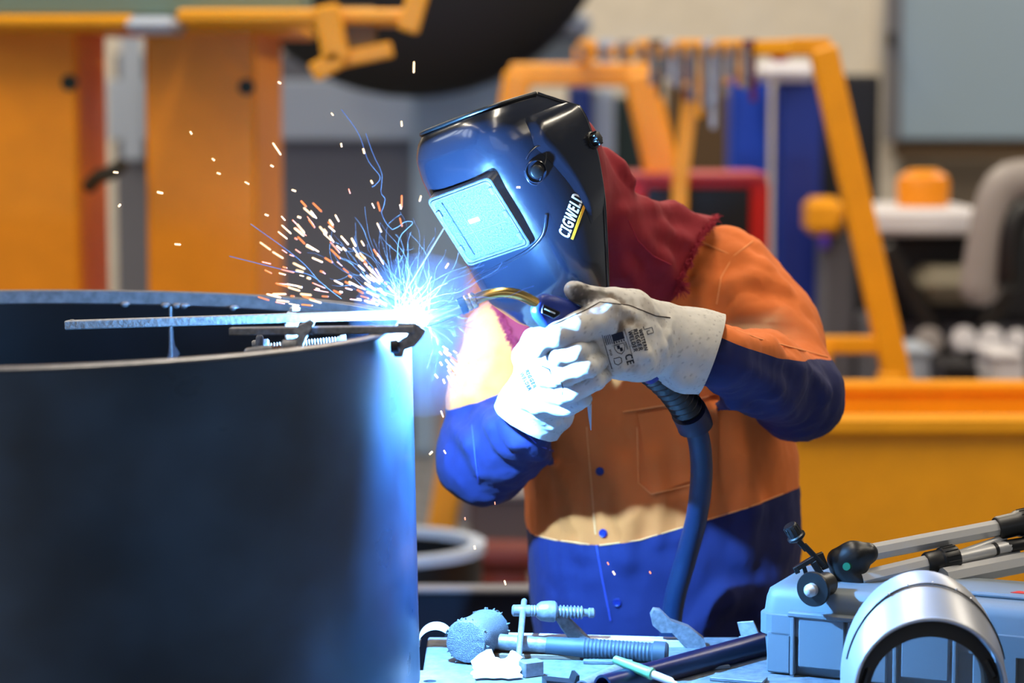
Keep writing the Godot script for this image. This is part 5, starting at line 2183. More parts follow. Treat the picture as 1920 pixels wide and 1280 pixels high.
func glove_left(o: Node3D) -> void:
	var f := Field.new()
	var k := 0.016
	# back of the hand from the cuff to the knuckles
	J(f, [[1345, 664, 3.287, 76], [1290, 655, 3.277, 72], [1238, 636, 3.257, 58]], 0.03)
	J(f, [[1240, 606, 3.257, 40], [1180, 590, 3.197, 42], [1128, 592, 3.182, 38]], k)
	J(f, [[1240, 630, 3.247, 46], [1180, 630, 3.182, 44], [1128, 626, 3.174, 36]], k)
	J(f, [[1240, 650, 3.247, 42], [1190, 668, 3.182, 40], [1136, 656, 3.182, 34]], k)
	J(f, [[1240, 650, 3.257, 40], [1200, 676, 3.212, 34], [1158, 680, 3.194, 30]], k)
	f.chain([P(1290, 690, 3.402), P(1283, 708, 3.237)], [R(40, 3.4), R(22, 3.4)], 0.012)
	# thumb over the torch
	J(f, [[1185, 580, 3.197, 38], [1150, 568, 3.184, 28], [1112, 560, 3.174, 22], [1085, 549, 3.167, 18], [1074, 543, 3.165, 17]], 0.008)
	# index finger stretched along the handle
	J(f, [[1130, 594, 3.154, 36], [1085, 615, 3.137, 29], [1048, 628, 3.130, 24], [1018, 640, 3.137, 18], [1011, 655, 3.144, 17]], 0.008)
	# middle, ring and little finger curled round behind the handle
	J(f, [[1130, 626, 3.180, 32], [1108, 640, 3.200, 23], [1098, 640, 3.230, 20], [1112, 624, 3.240, 18]], 0.006)
	J(f, [[1136, 656, 3.185, 31], [1122, 664, 3.205, 22], [1112, 662, 3.235, 19], [1126, 646, 3.245, 17]], 0.006)
	J(f, [[1158, 680, 3.195, 28], [1146, 686, 3.210, 20], [1140, 682, 3.235, 18], [1150, 664, 3.245, 16]], 0.006)
	folds(f, [
		[0.006, 0.0015, 0.008, [1140, 580], [1128, 610], [1116, 640]],
		[0.007, 0.0018, 0.009, [1170, 585], [1176, 615], [1190, 640]],
		[0.005, 0.0012, 0.007, [1155, 595], [1150, 620], [1142, 650]],
		[0.007, 0.004, 0.009, [1200, 640], [1212, 665], [1226, 690]],
		[0.007, 0.004, 0.009, [1236, 620], [1243, 650], [1250, 684]],
		[0.006, 0.003, 0.008, [1258, 600], [1252, 630], [1262, 660]],
		[0.007, 0.0035, 0.009, [1110, 560], [1150, 570], [1185, 588], [1230, 584]],
		[0.006, 0.003, 0.009, [1148, 700], [1175, 692], [1205, 700]],
	])
	var n := nets(f, P(960, 770, 3.5) - Vector3(0.0, 0.0, 0.02), Vector3(P(1385, 640, 3.127).x, P(1000, 500, 3.127).y, -3.03), 0.003, func(p: Vector3, _n: Vector3) -> float: return 0.0007 * nz.get_noise_3d(p.x * 60.0, p.y * 60.0, p.z * 60.0))
	var a := P(1341, 592, 3.402)
	var b := P(1288, 742, 3.402)
	var ed := (b - a).normalized()
	var cutn := Vector3(-ed.y, ed.x, 0).normalized()
	if cutn.x > 0.0:
		cutn = -cutn
	var brown := Color(0.15, 0.105, 0.07)
	var dark := Color(0.045, 0.036, 0.032)
	n = keep(n, func(p: Vector3) -> float: return (p - a).dot(cutn))
	var cols := glove_colors(f, n, Color(0.56, 0.53, 0.48), [
		[P(1165, 590, 3.155), 0.022, Color(0.3, 0.24, 0.18), 0.7], [P(1150, 612, 3.155), 0.010, Color(0.1, 0.07, 0.045), 0.9], [P(1210, 580, 3.175), 0.016, Color(0.34, 0.29, 0.24), 0.6], [P(1240, 600, 3.195), 0.012, Color(0.3, 0.26, 0.22), 0.5],
		[P(1085, 552, 3.157), 0.026, dark, 0.95], [P(1125, 565, 3.162), 0.018, dark, 0.85], [P(1150, 560, 3.157), 0.014, brown, 0.7], [P(1148, 590, 3.157), 0.014, brown, 0.75], [P(1120, 600, 3.157), 0.016, Color(0.16, 0.15, 0.16), 0.7], [P(1150, 605, 3.152), 0.009, brown, 0.9],
		[P(1180, 602, 3.152), 0.007, brown, 0.8], [P(1185, 572, 3.162), 0.012, brown, 0.5], [P(1200, 610, 3.157), 0.01, brown, 0.45], [P(1070, 622, 3.137), 0.03, Color(0.2, 0.21, 0.23), 0.75], [P(1015, 648, 3.152), 0.02, Color(0.1, 0.11, 0.13), 0.9], [P(1108, 665, 3.177), 0.02, Color(0.13, 0.13, 0.14), 0.8], [P(1180, 690, 3.157), 0.01, Color(0.3, 0.27, 0.25), 0.6]])
	var g := part(o, "glove", as_mesh(n, cols), mats["glove leather"], "stained grey leather glove resting on the torch handle")
	var mid := (a + b) / 2.0
	part(g, "cuff_binding", binding(f, mid, ed, Vector3(0, 0, 1), 0.14, 0.0016), mats["glove binding"])
	part(g, "stitching", seam(f, [[1012, 618], [1050, 603], [1100, 580], [1125, 566], [1180, 572], [1230, 592], [1262, 596]], 0.0008, 0.0), mats["glove binding"])
	# printed marks on the back of the hand: laid in a frame whose x runs along the lettering
	var org := Vector2(1130, 636)
	var dx := Vector2(0.28, 0.96) # along the lettering
	var dy := Vector2(0.96, -0.28) # towards the cuff
	var scale := FPX / 3.33
	var put := func(v: Vector3, lift: float) -> Vector3:
		var q := org + dx * v.x * scale + dy * v.y * scale
		var p := on(f, q.x, q.y, 2.9, 3.4)
		return p + f.n(p) * lift * 0.5
	var at := func(x: float, y: float) -> Callable:
		return func(v: Vector3, lift: float) -> Vector3: return put.call(v + Vector3(x, y, 0), lift)
	var ink: Material = mats["glove ink"]
	part(g, "lettering", lettering("WELDER", 0.031, 0.0062, at.call(-0.001, 0.0375)), ink)
	part(g, "lettering", lettering("RIGGER", 0.0315, 0.0062, at.call(-0.001, 0.0450)), ink)
	part(g, "lettering", lettering("WESTERN", 0.031, 0.0052, at.call(0.001, 0.0525)), ink)
	part(g, "lettering", lettering("CE", 0.0145, 0.0105, at.call(0.0305, 0.0235)), ink)
	part(g, "lettering", lettering("EN388", 0.011, 0.0026, at.call(0.0125, 0.0288), 0.0, false), ink)
	part(g, "lettering", lettering("3132", 0.009, 0.0026, at.call(0.0165, 0.0045), 0.0, false), ink)
	var plate := func(x0: float, y0: float, x1: float, y1: float, s: Shape) -> void:
		var top := []
		var bot := []
		for i in 9:
			var rt := []
			var rb := []
			for j in 5:
				var v := Vector3(lerpf(x0, x1, i / 8.0), lerpf(y0, y1, j / 4.0), 0)
				rt.append(put.call(v, 0.0009))
				rb.append(put.call(v, -0.0006))
			top.append(rt)
			bot.append(rb)
		s.sheet(top, bot)
	var s := Shape.new()
	plate.call(-0.003, 0.0135, 0.0075, 0.0305, s)
	for i in 5:
		plate.call(0.0082, 0.0135 + 0.0036 * i, 0.0108, 0.0152 + 0.0036 * i, s)
	part(g, "printed_flag", s, ink)
	s = Shape.new()
	for i in 4:
		plate.call(-0.004, 0.003 + 0.0026 * i, 0.0095, 0.0042 + 0.0026 * i, s)
	part(g, "printed_lines", s, mat("faint ink", Color(0.25, 0.25, 0.3), 0.8))
	s = Shape.new()
	plate.call(-0.006, 0.0335, 0.044, 0.0341, s)
	plate.call(-0.006, 0.0005, 0.044, 0.0012, s)
	part(g, "printed_rule", s, ink)
	s = Shape.new()
	for loop in [[[0.013, 0.013], [0.013, 0.027], [0.018, 0.0275], [0.024, 0.025], [0.0275, 0.02], [0.024, 0.015], [0.018, 0.0125], [0.013, 0.013]], [[0.031, 0.007], [0.031, 0.016], [0.033, 0.018], [0.039, 0.017], [0.041, 0.011], [0.038, 0.007], [0.031, 0.007]], [[-0.0015, 0.0605], [0.003, 0.0605], [0.003, 0.072], [0.011, 0.072], [0.011, 0.0635], [0.0065, 0.0635], [0.0065, 0.069]]]:
		var w := PackedVector3Array()
		for i in loop.size() - 1:
			for j in 4:
				w.append(put.call(Vector3(lerpf(loop[i][0], loop[i + 1][0], j / 4.0), lerpf(loop[i][1], loop[i + 1][1], j / 4.0), 0), 0.0))
		s.tube(w, 0.00045, 5)
	for q in [[0.017, 0.018], [0.021, 0.021]]:
		plate.call(q[0] - 0.0025, q[1] - 0.0015, q[0] + 0.0025, q[1] + 0.0025, s)
	part(g, "printed_shield", s, ink)


# only the part of an indexed mesh where level >= 0, clipped clean
func keep(n: Array, level: Callable) -> Array:
	var pts: PackedVector3Array = n[0]
	var nrm: PackedVector3Array = n[1]
	var tris: PackedInt32Array = n[2]
	var g := PackedFloat32Array()
	for p in pts:
		g.append(level.call(p))
	var out := PackedInt32Array()
	var made := {}
	for i in range(0, tris.size(), 3):
		var ring := []
		for e in 3:
			var i0 := tris[i + e]
			var i1 := tris[i + (e + 1) % 3]
			if g[i0] >= 0.0:
				ring.append(i0)
			if (g[i0] >= 0.0) != (g[i1] >= 0.0):
				var key := Vector2i(mini(i0, i1), maxi(i0, i1))
				if not made.has(key):
					var t := g[i0] / (g[i0] - g[i1])
					made[key] = pts.size()
					pts.append(pts[i0].lerp(pts[i1], t))
					nrm.append(nrm[i0].lerp(nrm[i1], t))
				ring.append(made[key])
		for e in range(1, ring.size() - 1):
			out.append_array([ring[0], ring[e], ring[e + 1]])
	return [pts, nrm, out]


func glove_right(o: Node3D) -> void:
	var f := Field.new()
	var k := 0.016
	# cuff and back of the hand, seen from the thumb side below the other glove
	J(f, [[982, 800, 3.465, 66], [1000, 765, 3.440, 60], [1014, 735, 3.425, 50]], 0.03)
	J(f, [[1004, 735, 3.415, 50], [1008, 690, 3.35, 40], [1012, 668, 3.30, 30]], k)
	J(f, [[1014, 745, 3.415, 48], [1020, 715, 3.35, 38], [1026, 702, 3.30, 28]], k)
	J(f, [[1020, 755, 3.415, 42], [1034, 742, 3.36, 34], [1040, 732, 3.31, 26]], k)
	# fingers wrapped up under the torch handle
	J(f, [[1010, 668, 3.30, 27], [1030, 670, 3.20, 23], [1050, 668, 3.135, 20], [1086, 660, 3.125, 20], [1110, 652, 3.16, 17]], 0.003)
	J(f, [[1026, 704, 3.30, 26], [1042, 706, 3.20, 23], [1064, 703, 3.135, 20], [1104, 688, 3.125, 20], [1126, 675, 3.165, 17]], 0.003)
	J(f, [[1040, 736, 3.31, 25], [1056, 740, 3.21, 21], [1078, 734, 3.15, 18], [1118, 714, 3.145, 18], [1136, 701, 3.18, 15]], 0.003)
	J(f, [[1040, 758, 3.36, 24], [1064, 764, 3.24, 18], [1096, 748, 3.21, 15]], 0.003)
	# thumb behind the handle and the heel of the palm
	J(f, [[1000, 720, 3.435, 34], [985, 668, 3.435, 24], [1000, 636, 3.425, 20], [1022, 622, 3.415, 17]], 0.008)
	J(f, [[1020, 770, 3.425, 40], [1050, 778, 3.425, 26]], k)
	folds(f, [
		[0.006, 0.003, 0.007, [1012, 690], [1024, 686], [1034, 690]],
		[0.006, 0.003, 0.007, [1038, 716], [1050, 712], [1062, 714]],
		[0.007, 0.004, 0.008, [1010, 785], [1035, 798], [1056, 792]],
		[0.006, 0.003, 0.008, [975, 760], [1000, 770], [1030, 768]],
	])
	var n := nets(f, Vector3(P(905, 640, 3.4).x, P(900, 850, 3.4).y, -3.55), Vector3(P(1160, 640, 3.4).x, P(900, 590, 3.4).y, -3.04), 0.003, func(p: Vector3, _n: Vector3) -> float: return 0.0011 * nz.get_noise_3d(p.x * 60.0, p.y * 60.0, p.z * 60.0))
	var a := P(930, 742, 3.44)
	var b := P(1062, 812, 3.44)
	var ed := (b - a).normalized()
	var cn := Vector3(-ed.y, ed.x, 0.25).normalized()
	if cn.y < 0.0:
		cn = -cn
	n = keep(n, func(p: Vector3) -> float: return (p - a).dot(cn) + 0.55 * pow(absf((p - (a + b) / 2.0).dot(ed)), 2.0) * 3.0 + 0.012)
	var cols := glove_colors(f, n, Color(0.56, 0.55, 0.52), [[P(1100, 680, 3.35), 0.035, Color(0.13, 0.14, 0.16), 0.85], [P(1085, 655, 3.34), 0.022, Color(0.12, 0.13, 0.15), 0.85], [P(1060, 760, 3.38), 0.02, Color(0.25, 0.27, 0.3), 0.7]])  # finger dirt deepened to tame arc glare; shaded palm heel painted darker
	var g := part(o, "glove", as_mesh(n, cols), mats["glove leather"], "leather glove glaring white in the arc light under the other hand")
	part(g, "stitching", seam(f, [[1016, 686], [1030, 692], [1034, 704]], 0.0009, 0.0), mats["glove binding"])
	part(g, "stitching", seam(f, [[1052, 716], [1056, 728], [1054, 742]], 0.0009, 0.0), mats["glove binding"])
	var put := func(v: Vector3, lift: float) -> Vector3:
		var q := Vector2(975, 700) + (Vector2(0.45, 0.89) * v.x + Vector2(0.89, -0.45) * v.y) * FPX / 3.36
		var p := on(f, q.x, q.y, 2.95, 3.6)
		return p + f.n(p) * lift * 0.5
	var faint := mat("faint ink", Color(0.25, 0.25, 0.3), 0.8)
	part(g, "lettering", lettering("RIGGER", 0.028, 0.005, func(v: Vector3, l: float) -> Vector3: return put.call(v + Vector3(0, 0.008, 0), l)), faint)
	part(g, "lettering", lettering("WELDER", 0.028, 0.005, put), faint)


# ---------- tools on the table ----------
func outline(rows: Array, cx: float, cy: float, m: float) -> PackedVector2Array:
	var out := PackedVector2Array()
	for q in rows:
		out.append(Vector2((q[0] - cx) * m, (cy - q[1]) * m))
	return out


func table_tools() -> void:
	var o: Node3D
	var s: Shape
	# hammer: mushroomed copper-hide head, bright tube, rubber grip
	o = thing("mallet", "heavy mallet with a mushroomed rough head and a ribbed rubber grip lying on the table", "mallet", T(900, 1235))
	var hd := P(872, 1204, 3.262)
	var hb := P(918, 1180, 3.355)
	var ax := (hb - hd).normalized()
	var ln := hd.distance_to(hb)
	s = Shape.new()
	s.lathe(hd, ax, [Vector2(0.004, 0), Vector2(0.001, 0.02), Vector2(0.003, 0.029), Vector2(0.012, 0.0325), Vector2(0.03, 0.031), Vector2(ln - 0.028, 0.030), Vector2(ln - 0.012, 0.0325), Vector2(ln, 0.03), Vector2(ln + 0.001, 0.02), Vector2(ln, 0)], 36)
	for i in s.v.size(): # hammered, uneven faces
		var p := s.v[i]
		s.v[i] = p + (p - (hd + ax * (p - hd).dot(ax))) * 0.09 * nz.get_noise_3d(p.x * 70.0, p.y * 70.0, p.z * 70.0) + ax * 0.0022 * nz.get_noise_3d(p.x * 140.0, p.y * 140.0, p.z * 140.0)
	part(o, "head", s, mats["rough steel"])
	s = Shape.new()
	for i in 60: # burrs at the edges of both faces
		var a := rng.randf() * TAU
		var u := ax.cross(Vector3.UP).normalized()
		var r := u * cos(a) + ax.cross(u) * sin(a)
		var b := (hd + ax * 0.008 if i % 2 else hb - ax * 0.006) + r * 0.0315
		s.tube(PackedVector3Array([b - r * 0.003, b + r * 0.001 + ax * rng.randf_range(-0.002, 0.002), b + r * 0.0025 + ax * rng.randf_range(-0.006, 0.006)]), [0.0022, 0.0016, 0.0004], 5)
	part(o, "burr", s, mats["rough steel"]).set_meta("kind", "stuff")
	var h0 := P(905, 1200, 3.315)
	var h1 := P(1040, 1211, 3.305)
	var h2 := P(1252, 1225, 3.275)
	s = Shape.new()
	s.tube(PackedVector3Array([h0, h1]), 0.0115, 20)
	part(o, "handle_tube", s, mats["dull steel"])
	s = Shape.new()
	var hx := (h2 - h1).normalized()
	var hl2 := h1.distance_to(h2)
	var prof := [Vector2(-0.012, 0), Vector2(-0.012, 0.0122), Vector2(-0.01, 0.0132), Vector2(0.04, 0.0136)]
	for i in 18:
		var x := 0.042 + i * (hl2 - 0.065) / 18.0
		prof.append(Vector2(x, 0.0136))
		prof.append(Vector2(x + 0.002, 0.0146))
		prof.append(Vector2(x + 0.004, 0.0136))
	prof.append_array([Vector2(hl2 - 0.022, 0.0138), Vector2(hl2 - 0.02, 0.0165), Vector2(hl2 - 0.003, 0.0165), Vector2(hl2, 0.014), Vector2(hl2, 0)])
	s.lathe(h1, hx, prof, 24)
	part(o, "grip", s, mats["grip rubber"])
	s = Shape.new()
	var cb := P(906, 1200, 3.314)
	s.tube(PackedVector3Array([cb - hx * 0.004, cb + hx * 0.012]), [0.018, 0.0165], 20)
	part(o, "collar", s, mats["dull steel"])
	# F-clamp lying behind the mallet
	o = thing("f_clamp", "steel F-clamp with a tommy bar handle lying behind the mallet", "clamp", T(1100, 1200))
	s = Shape.new()
	var bz := 3.385
	bar(s, P(928, 1195, bz), P(1292, 1205, bz), 0.012, 0.022)
	part(o, "clamp_bar", s, mat("bright ground steel", Color(0.9, 0.9, 0.9), 0.3, 0.2))
	s = Shape.new()
	var c0 := P(960, 1144, 3.345)
	var c1 := P(1018, 1145, 3.35)
	s.lathe(c0, c1 - c0, [Vector2(0, 0), Vector2(0.0, 0.006), Vector2(0.002, 0.0085), Vector2(0.026, 0.0085), Vector2(0.027, 0.0075), Vector2(0.029, 0.0085), Vector2(0.031, 0.0075), Vector2(0.033, 0.0085), Vector2(0.035, 0.0075), Vector2(0.039, 0.009), Vector2(0.039, 0)], 20)
	part(o, "screw_head", s, mats["dull steel"])
	s = Shape.new()
	var sx := (P(1113, 1149, 3.36) - c0).normalized()
	s.lathe(P(1006, 1145, 3.35), sx, [Vector2(0, 0), Vector2(0, 0.0095), Vector2(0.006, 0.014), Vector2(0.018, 0.0155), Vector2(0.026, 0.0155), Vector2(0.029, 0.013), Vector2(0.029, 0)], 24)
	var m := 3.44 / FPX
	s.prism(P(1060, 1170, 3.38), Basis(Vector3.RIGHT, Vector3.UP, Vector3.BACK), outline([[1038, 1152], [1062, 1150], [1108, 1196], [1104, 1204], [1074, 1204], [1052, 1176]], 1060, 1170, m), 0.014, 0.002)
	part(o, "sliding_arm", s, mats["dull steel"])
	s = Shape.new()
	screw(s, P(1040, 1146, 3.353), P(1094, 1148, 3.358), 0.0098, 0.0052)
	s.lathe(P(1092, 1148, 3.358), sx, [Vector2(0, 0), Vector2(0, 0.006), Vector2(0.008, 0.0055), Vector2(0.01, 0.0075), Vector2(0.016, 0.0075), Vector2(0.018, 0.005), Vector2(0.018, 0)], 16)
	part(o, "screw", s, mats["dull steel"])
	s = Shape.new()
	s.tube(PackedVector3Array([P(983, 1127, 3.36), P(981, 1142, 3.345), P(972, 1238, 3.23)]), 0.0045, 12, true)
	part(o, "tommy_bar", s, mats["dull steel"])
	s = Shape.new()
	s.prism(P(1260, 1180, 3.39), Basis(Vector3.RIGHT, Vector3.UP, Vector3.BACK), outline([[1218, 1148], [1224, 1137], [1236, 1138], [1256, 1158], [1290, 1170], [1318, 1192], [1322, 1206], [1300, 1214], [1282, 1206], [1258, 1180], [1238, 1180], [1222, 1166]], 1260, 1180, m), 0.022, 0.004, 3)
	part(o, "fixed_jaw", s, mats["dull steel"])
	# small steel blocks
	s = Shape.new()
	var yb := Basis(Vector3.UP, 0.5)
	s.box(T(996, 1252, 0.011) + Vector3(0, 0, 0), Vector3(0.03, 0.022, 0.02), yb, 0.0015)
	tag(part(null, "steel_block", s, mats["dull steel"]), "small steel block standing under the clamp's tommy bar", "block")
	s = Shape.new()
	s.prism(T(1048, 1279), Basis(Vector3(0.97, 0, -0.2).normalized(), Vector3.UP, Vector3(0.2, 0, 0.97).normalized()), PackedVector2Array([Vector2(-0.024, 0), Vector2(0.022, 0), Vector2(0.022, 0.016), Vector2(0.018, 0.016), Vector2(0.014, 0.005), Vector2(-0.024, 0.011)]), 0.03, 0.001)
	tag(part(null, "angle_offcut", s, mats["dark grey steel"]), "dark notched steel offcut right of the small block", "offcut")
	# crumpled paper
	s = Shape.new()
	var top := []
	var bot := []
	var pc := T(932, 1262, 0.004)
	for i in 15:
		var rt := []
		var rb := []
		for j in 11:
			var u := i / 14.0 - 0.5
			var v := j / 10.0 - 0.5
			var hgt := 0.004 + 0.030 * exp(-pow((u + 0.22) * 4.2, 2.0)) * (0.7 + 0.5 * v) + 0.014 * exp(-pow((u - 0.33) * 6.0, 2.0)) + 0.011 * absf(nz.get_noise_2d(u * 9.0, v * 9.0))
			var p := pc + Vector3(u * 0.068 + 0.006 * nz.get_noise_2d(v * 6.0, 30.0), hgt * clampf(0.75 - 1.5 * v, 0.0, 1.3), v * 0.05 + 0.008 * nz.get_noise_2d(u * 6.0, 77.0))
			rt.append(p)
			rb.append(p - Vector3(0, 0.0008, 0))
		top.append(rt)
		bot.append(rb)
	s.sheet(top, bot, -1)
	tag(part(null, "crumpled_paper", s, mats["paper"]), "small crumpled white paper on the table in front of the mallet head", "paper")
	# curled paper strip beside the drum
	s = Shape.new()
	top = []
	bot = []
	var cc := T(812, 1212)
	for i in 22:
		var rt := []
		var rb := []
		var a := lerpf(-0.5, 3.5, i / 21.0)
		var q := Vector2(-0.026 * cos(a * 0.9) + 0.004, 0.004 + 0.026 * absf(sin(clampf(a * 0.9, 0.0, PI))))
		if i > 17:
			q += Vector2(0.004 * (i - 17), -0.0005)
		for j in 4:
			rt.append(cc + Vector3(q.x, q.y + 0.0005, -0.03 + 0.016 * j))
			rb.append(cc + Vector3(q.x * 0.97, q.y * 0.97, -0.03 + 0.016 * j))
		top.append(rt)
		bot.append(rb)
	s.sheet(top, bot)
	tag(part(null, "paper_curl", s, mats["paper"]), "white curled paper strip arching beside the drum", "paper")
	# round plate with a hole, lying flat at the table's left end
	s = Shape.new()
	var dc := T(806, 1284)
	s.lathe(dc + Vector3(0.0, 0.001, 0), Vector3.UP, [Vector2(0, 0.009), Vector2(0, 0.062), Vector2(0.001, 0.063), Vector2(0.004, 0.063), Vector2(0.005, 0.062), Vector2(0.005, 0.010), Vector2(0.0045, 0.009), Vector2(0, 0.009)], 56)
	tag(part(null, "round_plate", s, mats["table steel"]), "flat round steel plate with a centre hole at the table's left end", "plate")
	# wooden slat under the mallet
	s = Shape.new()
	s.box(T(1005, 1226, 0.0035), Vector3(0.13, 0.007, 0.035), Basis(Vector3.UP, -0.08), 0.001)
	tag(part(null, "wood_slat", s, mats["old wood"]), "weathered wooden slat on the table under the mallet handle", "slat")
	# pipes
	o = thing("steel_pipe", "long dark steel pipe lying across the table towards the toolbox", "pipe", T(1300, 1250))
	s = Shape.new()
	var p0 := T(1130, 1287, 0.016)
	var p1 := P(1428, 1208, 3.33)
	var pd := (p1 - p0)
	s.lathe(p0, pd, [Vector2(0, 0.0125), Vector2(0, 0.016), Vector2(pd.length(), 0.0175), Vector2(pd.length(), 0.0125), Vector2(0, 0.0125)], 28)
	part(o, "pipe_wall", s, mat("painted pipe", Color(0.07, 0.09, 0.2), 0.3, 0.3))
	o = thing("pipe_stub", "short pale pipe stub with its open end towards the viewer", "pipe", T(1100, 1290))
	s = Shape.new()
	p0 = T(1092, 1290, 0.011)
	pd = T(1160, 1258, 0.011) - p0
	s.lathe(p0, pd, [Vector2(0, 0.0085), Vector2(0, 0.011), Vector2(pd.length(), 0.011), Vector2(pd.length(), 0.0085), Vector2(0, 0.0085)], 24)
	part(o, "pipe_wall", s, mats["dull steel"])
	# green marker
	o = thing("paint_marker", "pale green paint marker leaning on the dark pipe", "marker", T(1200, 1262))
	s = Shape.new()
	p0 = P(1152, 1236, 3.13)
	p1 = P(1224, 1264, 3.09)
	pd = p1 - p0
	s.lathe(p0, pd, [Vector2(0, 0), Vector2(0, 0.0045), Vector2(0.001, 0.0058), Vector2(0.02, 0.0066), Vector2(pd.length() - 0.006, 0.0074), Vector2(pd.length() - 0.005, 0.0082), Vector2(pd.length() - 0.001, 0.0082), Vector2(pd.length(), 0.007), Vector2(pd.length(), 0)], 20)
	part(o, "cap", s, mats["marker green"])
	s = Shape.new()
	s.lathe(p1, pd, [Vector2(-0.001, 0), Vector2(-0.001, 0.0055), Vector2(0.03, 0.0055), Vector2(0.034, 0.003), Vector2(0.04, 0.0025), Vector2(0.04, 0)], 18)
	part(o, "barrel", s, mats["white enamel"])
	# flat offcuts near the toolbox and strips on the table
	var strips := [[1385, 1272, 0.075, 0.03, -0.35, "scratched flat steel offcut in front of the toolbox corner"], [1335, 1250, 0.05, 0.014, 0.3, "narrow flat steel strip between the pipe and the flat offcut"], [1290, 1282, 0.06, 0.018, 0.15, "flat steel strip at the bottom edge right of the marker"], [1140, 1240, 0.07, 0.012, -0.05, "thin flat strip lying in the shadow of the mallet grip"]]
	for q in strips:
		s = Shape.new()
		s.box(T(q[0], q[1], 0.003), Vector3(q[2], 0.005, q[3]), Basis(Vector3.UP, q[4]), 0.0008)
		tag(part(null, "flat_offcut", s, mats["table steel"]), q[5], "offcut", "flat steel offcuts on the table")
	s = Shape.new()
	s.prism(P(1402, 1178, 3.40), Basis(Vector3(0.8, 0.3, 0.5).normalized(), Vector3(-0.3, 0.95, 0.0).normalized(), Vector3(-0.5, -0.1, 0.85).normalized()).orthonormalized(), PackedVector2Array([Vector2(-0.014, -0.012), Vector2(0.016, -0.014), Vector2(0.014, 0.01), Vector2(-0.012, 0.013)]), 0.003, 0.0006)
	s.box(P(1408, 1196, 3.40), Vector3(0.03, 0.004, 0.02), Basis(Vector3.UP, 0.4), 0.0006)
	s.box(P(1412, 1210, 3.40) , Vector3(0.03, P(1412, 1196, 3.4).y - DESK, 0.03), Basis(), 0.001)
	tag(part(null, "bent_bracket", s, mats["bare steel"]), "shiny bent steel bracket standing left of the toolbox", "bracket")
	toolbox()


func toolbox() -> void:
	var o := thing("toolbox", "long grey plastic toolbox with moulded latches at the table's right end", "toolbox", Vector3(0.5, DESK, -3.15))
	# its own axes: bx along the front, bz out of the front
	var bx := Vector3(0.91, 0, 0.41).normalized()
	var bz := Vector3(-0.41, 0, 0.91).normalized()
	var b := Basis(bx, Vector3.UP, bz)
	var c := Vector3(P(1426, 1100, 3.22).x, DESK, -3.22) # front left lower corner
	var len := 0.56
	var dep := 0.2
	var h := P(1426, 1098, 3.22).y - DESK
	var at := func(x: float, y: float, z: float) -> Vector3: return c + bx * x + Vector3(0, y, 0) + bz * z
	var pl: Material = mats["toolbox plastic"]
	var split := h * 0.58
	var s := Shape.new()
	var rings := []
	for e in [[0.0, 0.008], [0.004, 0.005], [split, 0.0]]:
		var ring := PackedVector3Array()
		for v in rounded(len / 2 - e[1], dep / 2 - e[1], 0.02):
			ring.append(at.call(len / 2 + v.x, e[0], -dep / 2 - v.y))
		rings.append(ring)
	s.loft(rings, true, 1)
	part(o, "body", s, pl)
	s = Shape.new()
	rings = []
	for e in [[split + 0.002, -0.001], [h - 0.016, 0.003], [h - 0.006, 0.006], [h - 0.001, 0.014], [h, 0.022]]:
		var ring := PackedVector3Array()
		for v in rounded(len / 2 - e[1], dep / 2 - e[1], 0.02):
			ring.append(at.call(len / 2 + v.x, e[0], -dep / 2 - v.y))
		rings.append(ring)
	s.loft(rings, true, 1)
	part(o, "lid", s, pl)
	s = Shape.new()
	rings = []
	for e in [[split - 0.016, 0.0], [split - 0.015, -0.004], [split + 0.013, -0.004], [split + 0.014, 0.0]]:
		var ring := PackedVector3Array()
		for v in rounded(len / 2 - e[1], dep / 2 - e[1], 0.022):
			ring.append(at.call(len / 2 + v.x, e[0], -dep / 2 - v.y))
		rings.append(ring)
	s.loft(rings, true, -1)
	part(o, "lip_band", s, pl)
	# raised front frames and ribs
	for x in [0.05, 0.195]:
		s = Shape.new()
		s.box(at.call(x + 0.045, h * 0.72, 0.005), Vector3(0.105, 0.008, 0.014), b, 0.002)
		s.box(at.call(x, h * 0.36, 0.004), Vector3(0.006, h * 0.68, 0.014), b, 0.0015)
		s.box(at.call(x + 0.082, h * 0.36, 0.004), Vector3(0.006, h * 0.68, 0.014), b, 0.0015)
		part(o, "latch_frame", s, pl)
		s = Shape.new()
		s.box(at.call(x + 0.041, h * 0.43, 0.005), Vector3(0.066, h * 0.62, 0.008), b, 0.002)
		part(o, "latch", s, pl)
	s = Shape.new()
	for e in [[0.028, 0.034], [0.165, 0.034], [0.33, 0.06]]:
		s = Shape.new()
		s.box(at.call(e[0], h * 0.26, 0.001), Vector3(e[1], h * 0.48, 0.006), b, 0.002)
		part(o, "front_panel", s, pl)
	s = Shape.new()
	s.box(at.call(0.40, h * 0.56, 0.006), Vector3(0.05, h * 0.7, 0.012), b, 0.004)
	part(o, "latch", s, pl)
	s = Shape.new()
	s.box(at.call(len / 2 + 0.08, h + 0.003, -0.09), Vector3(0.3, 0.008, 0.08), b, 0.003)
	part(o, "lid_panel", s, pl)
	# red lettering on the lid
	s = Shape.new()
	for e in [[0.0, 0.026], [0.034, 0.022], [0.064, 0.03]]:
		s.prism(at.call(0.335 + e[0], h + 0.007, -0.062), Basis(bx, -bz, Vector3.UP), PackedVector2Array([Vector2(0, 0), Vector2(e[1] * 0.7, 0), Vector2(e[1], 0.014), Vector2(e[1] * 0.3, 0.014)]), 0.0008, 0.0)
	part(o, "red_lettering", s, mats["red paint"], "red print on the lid")


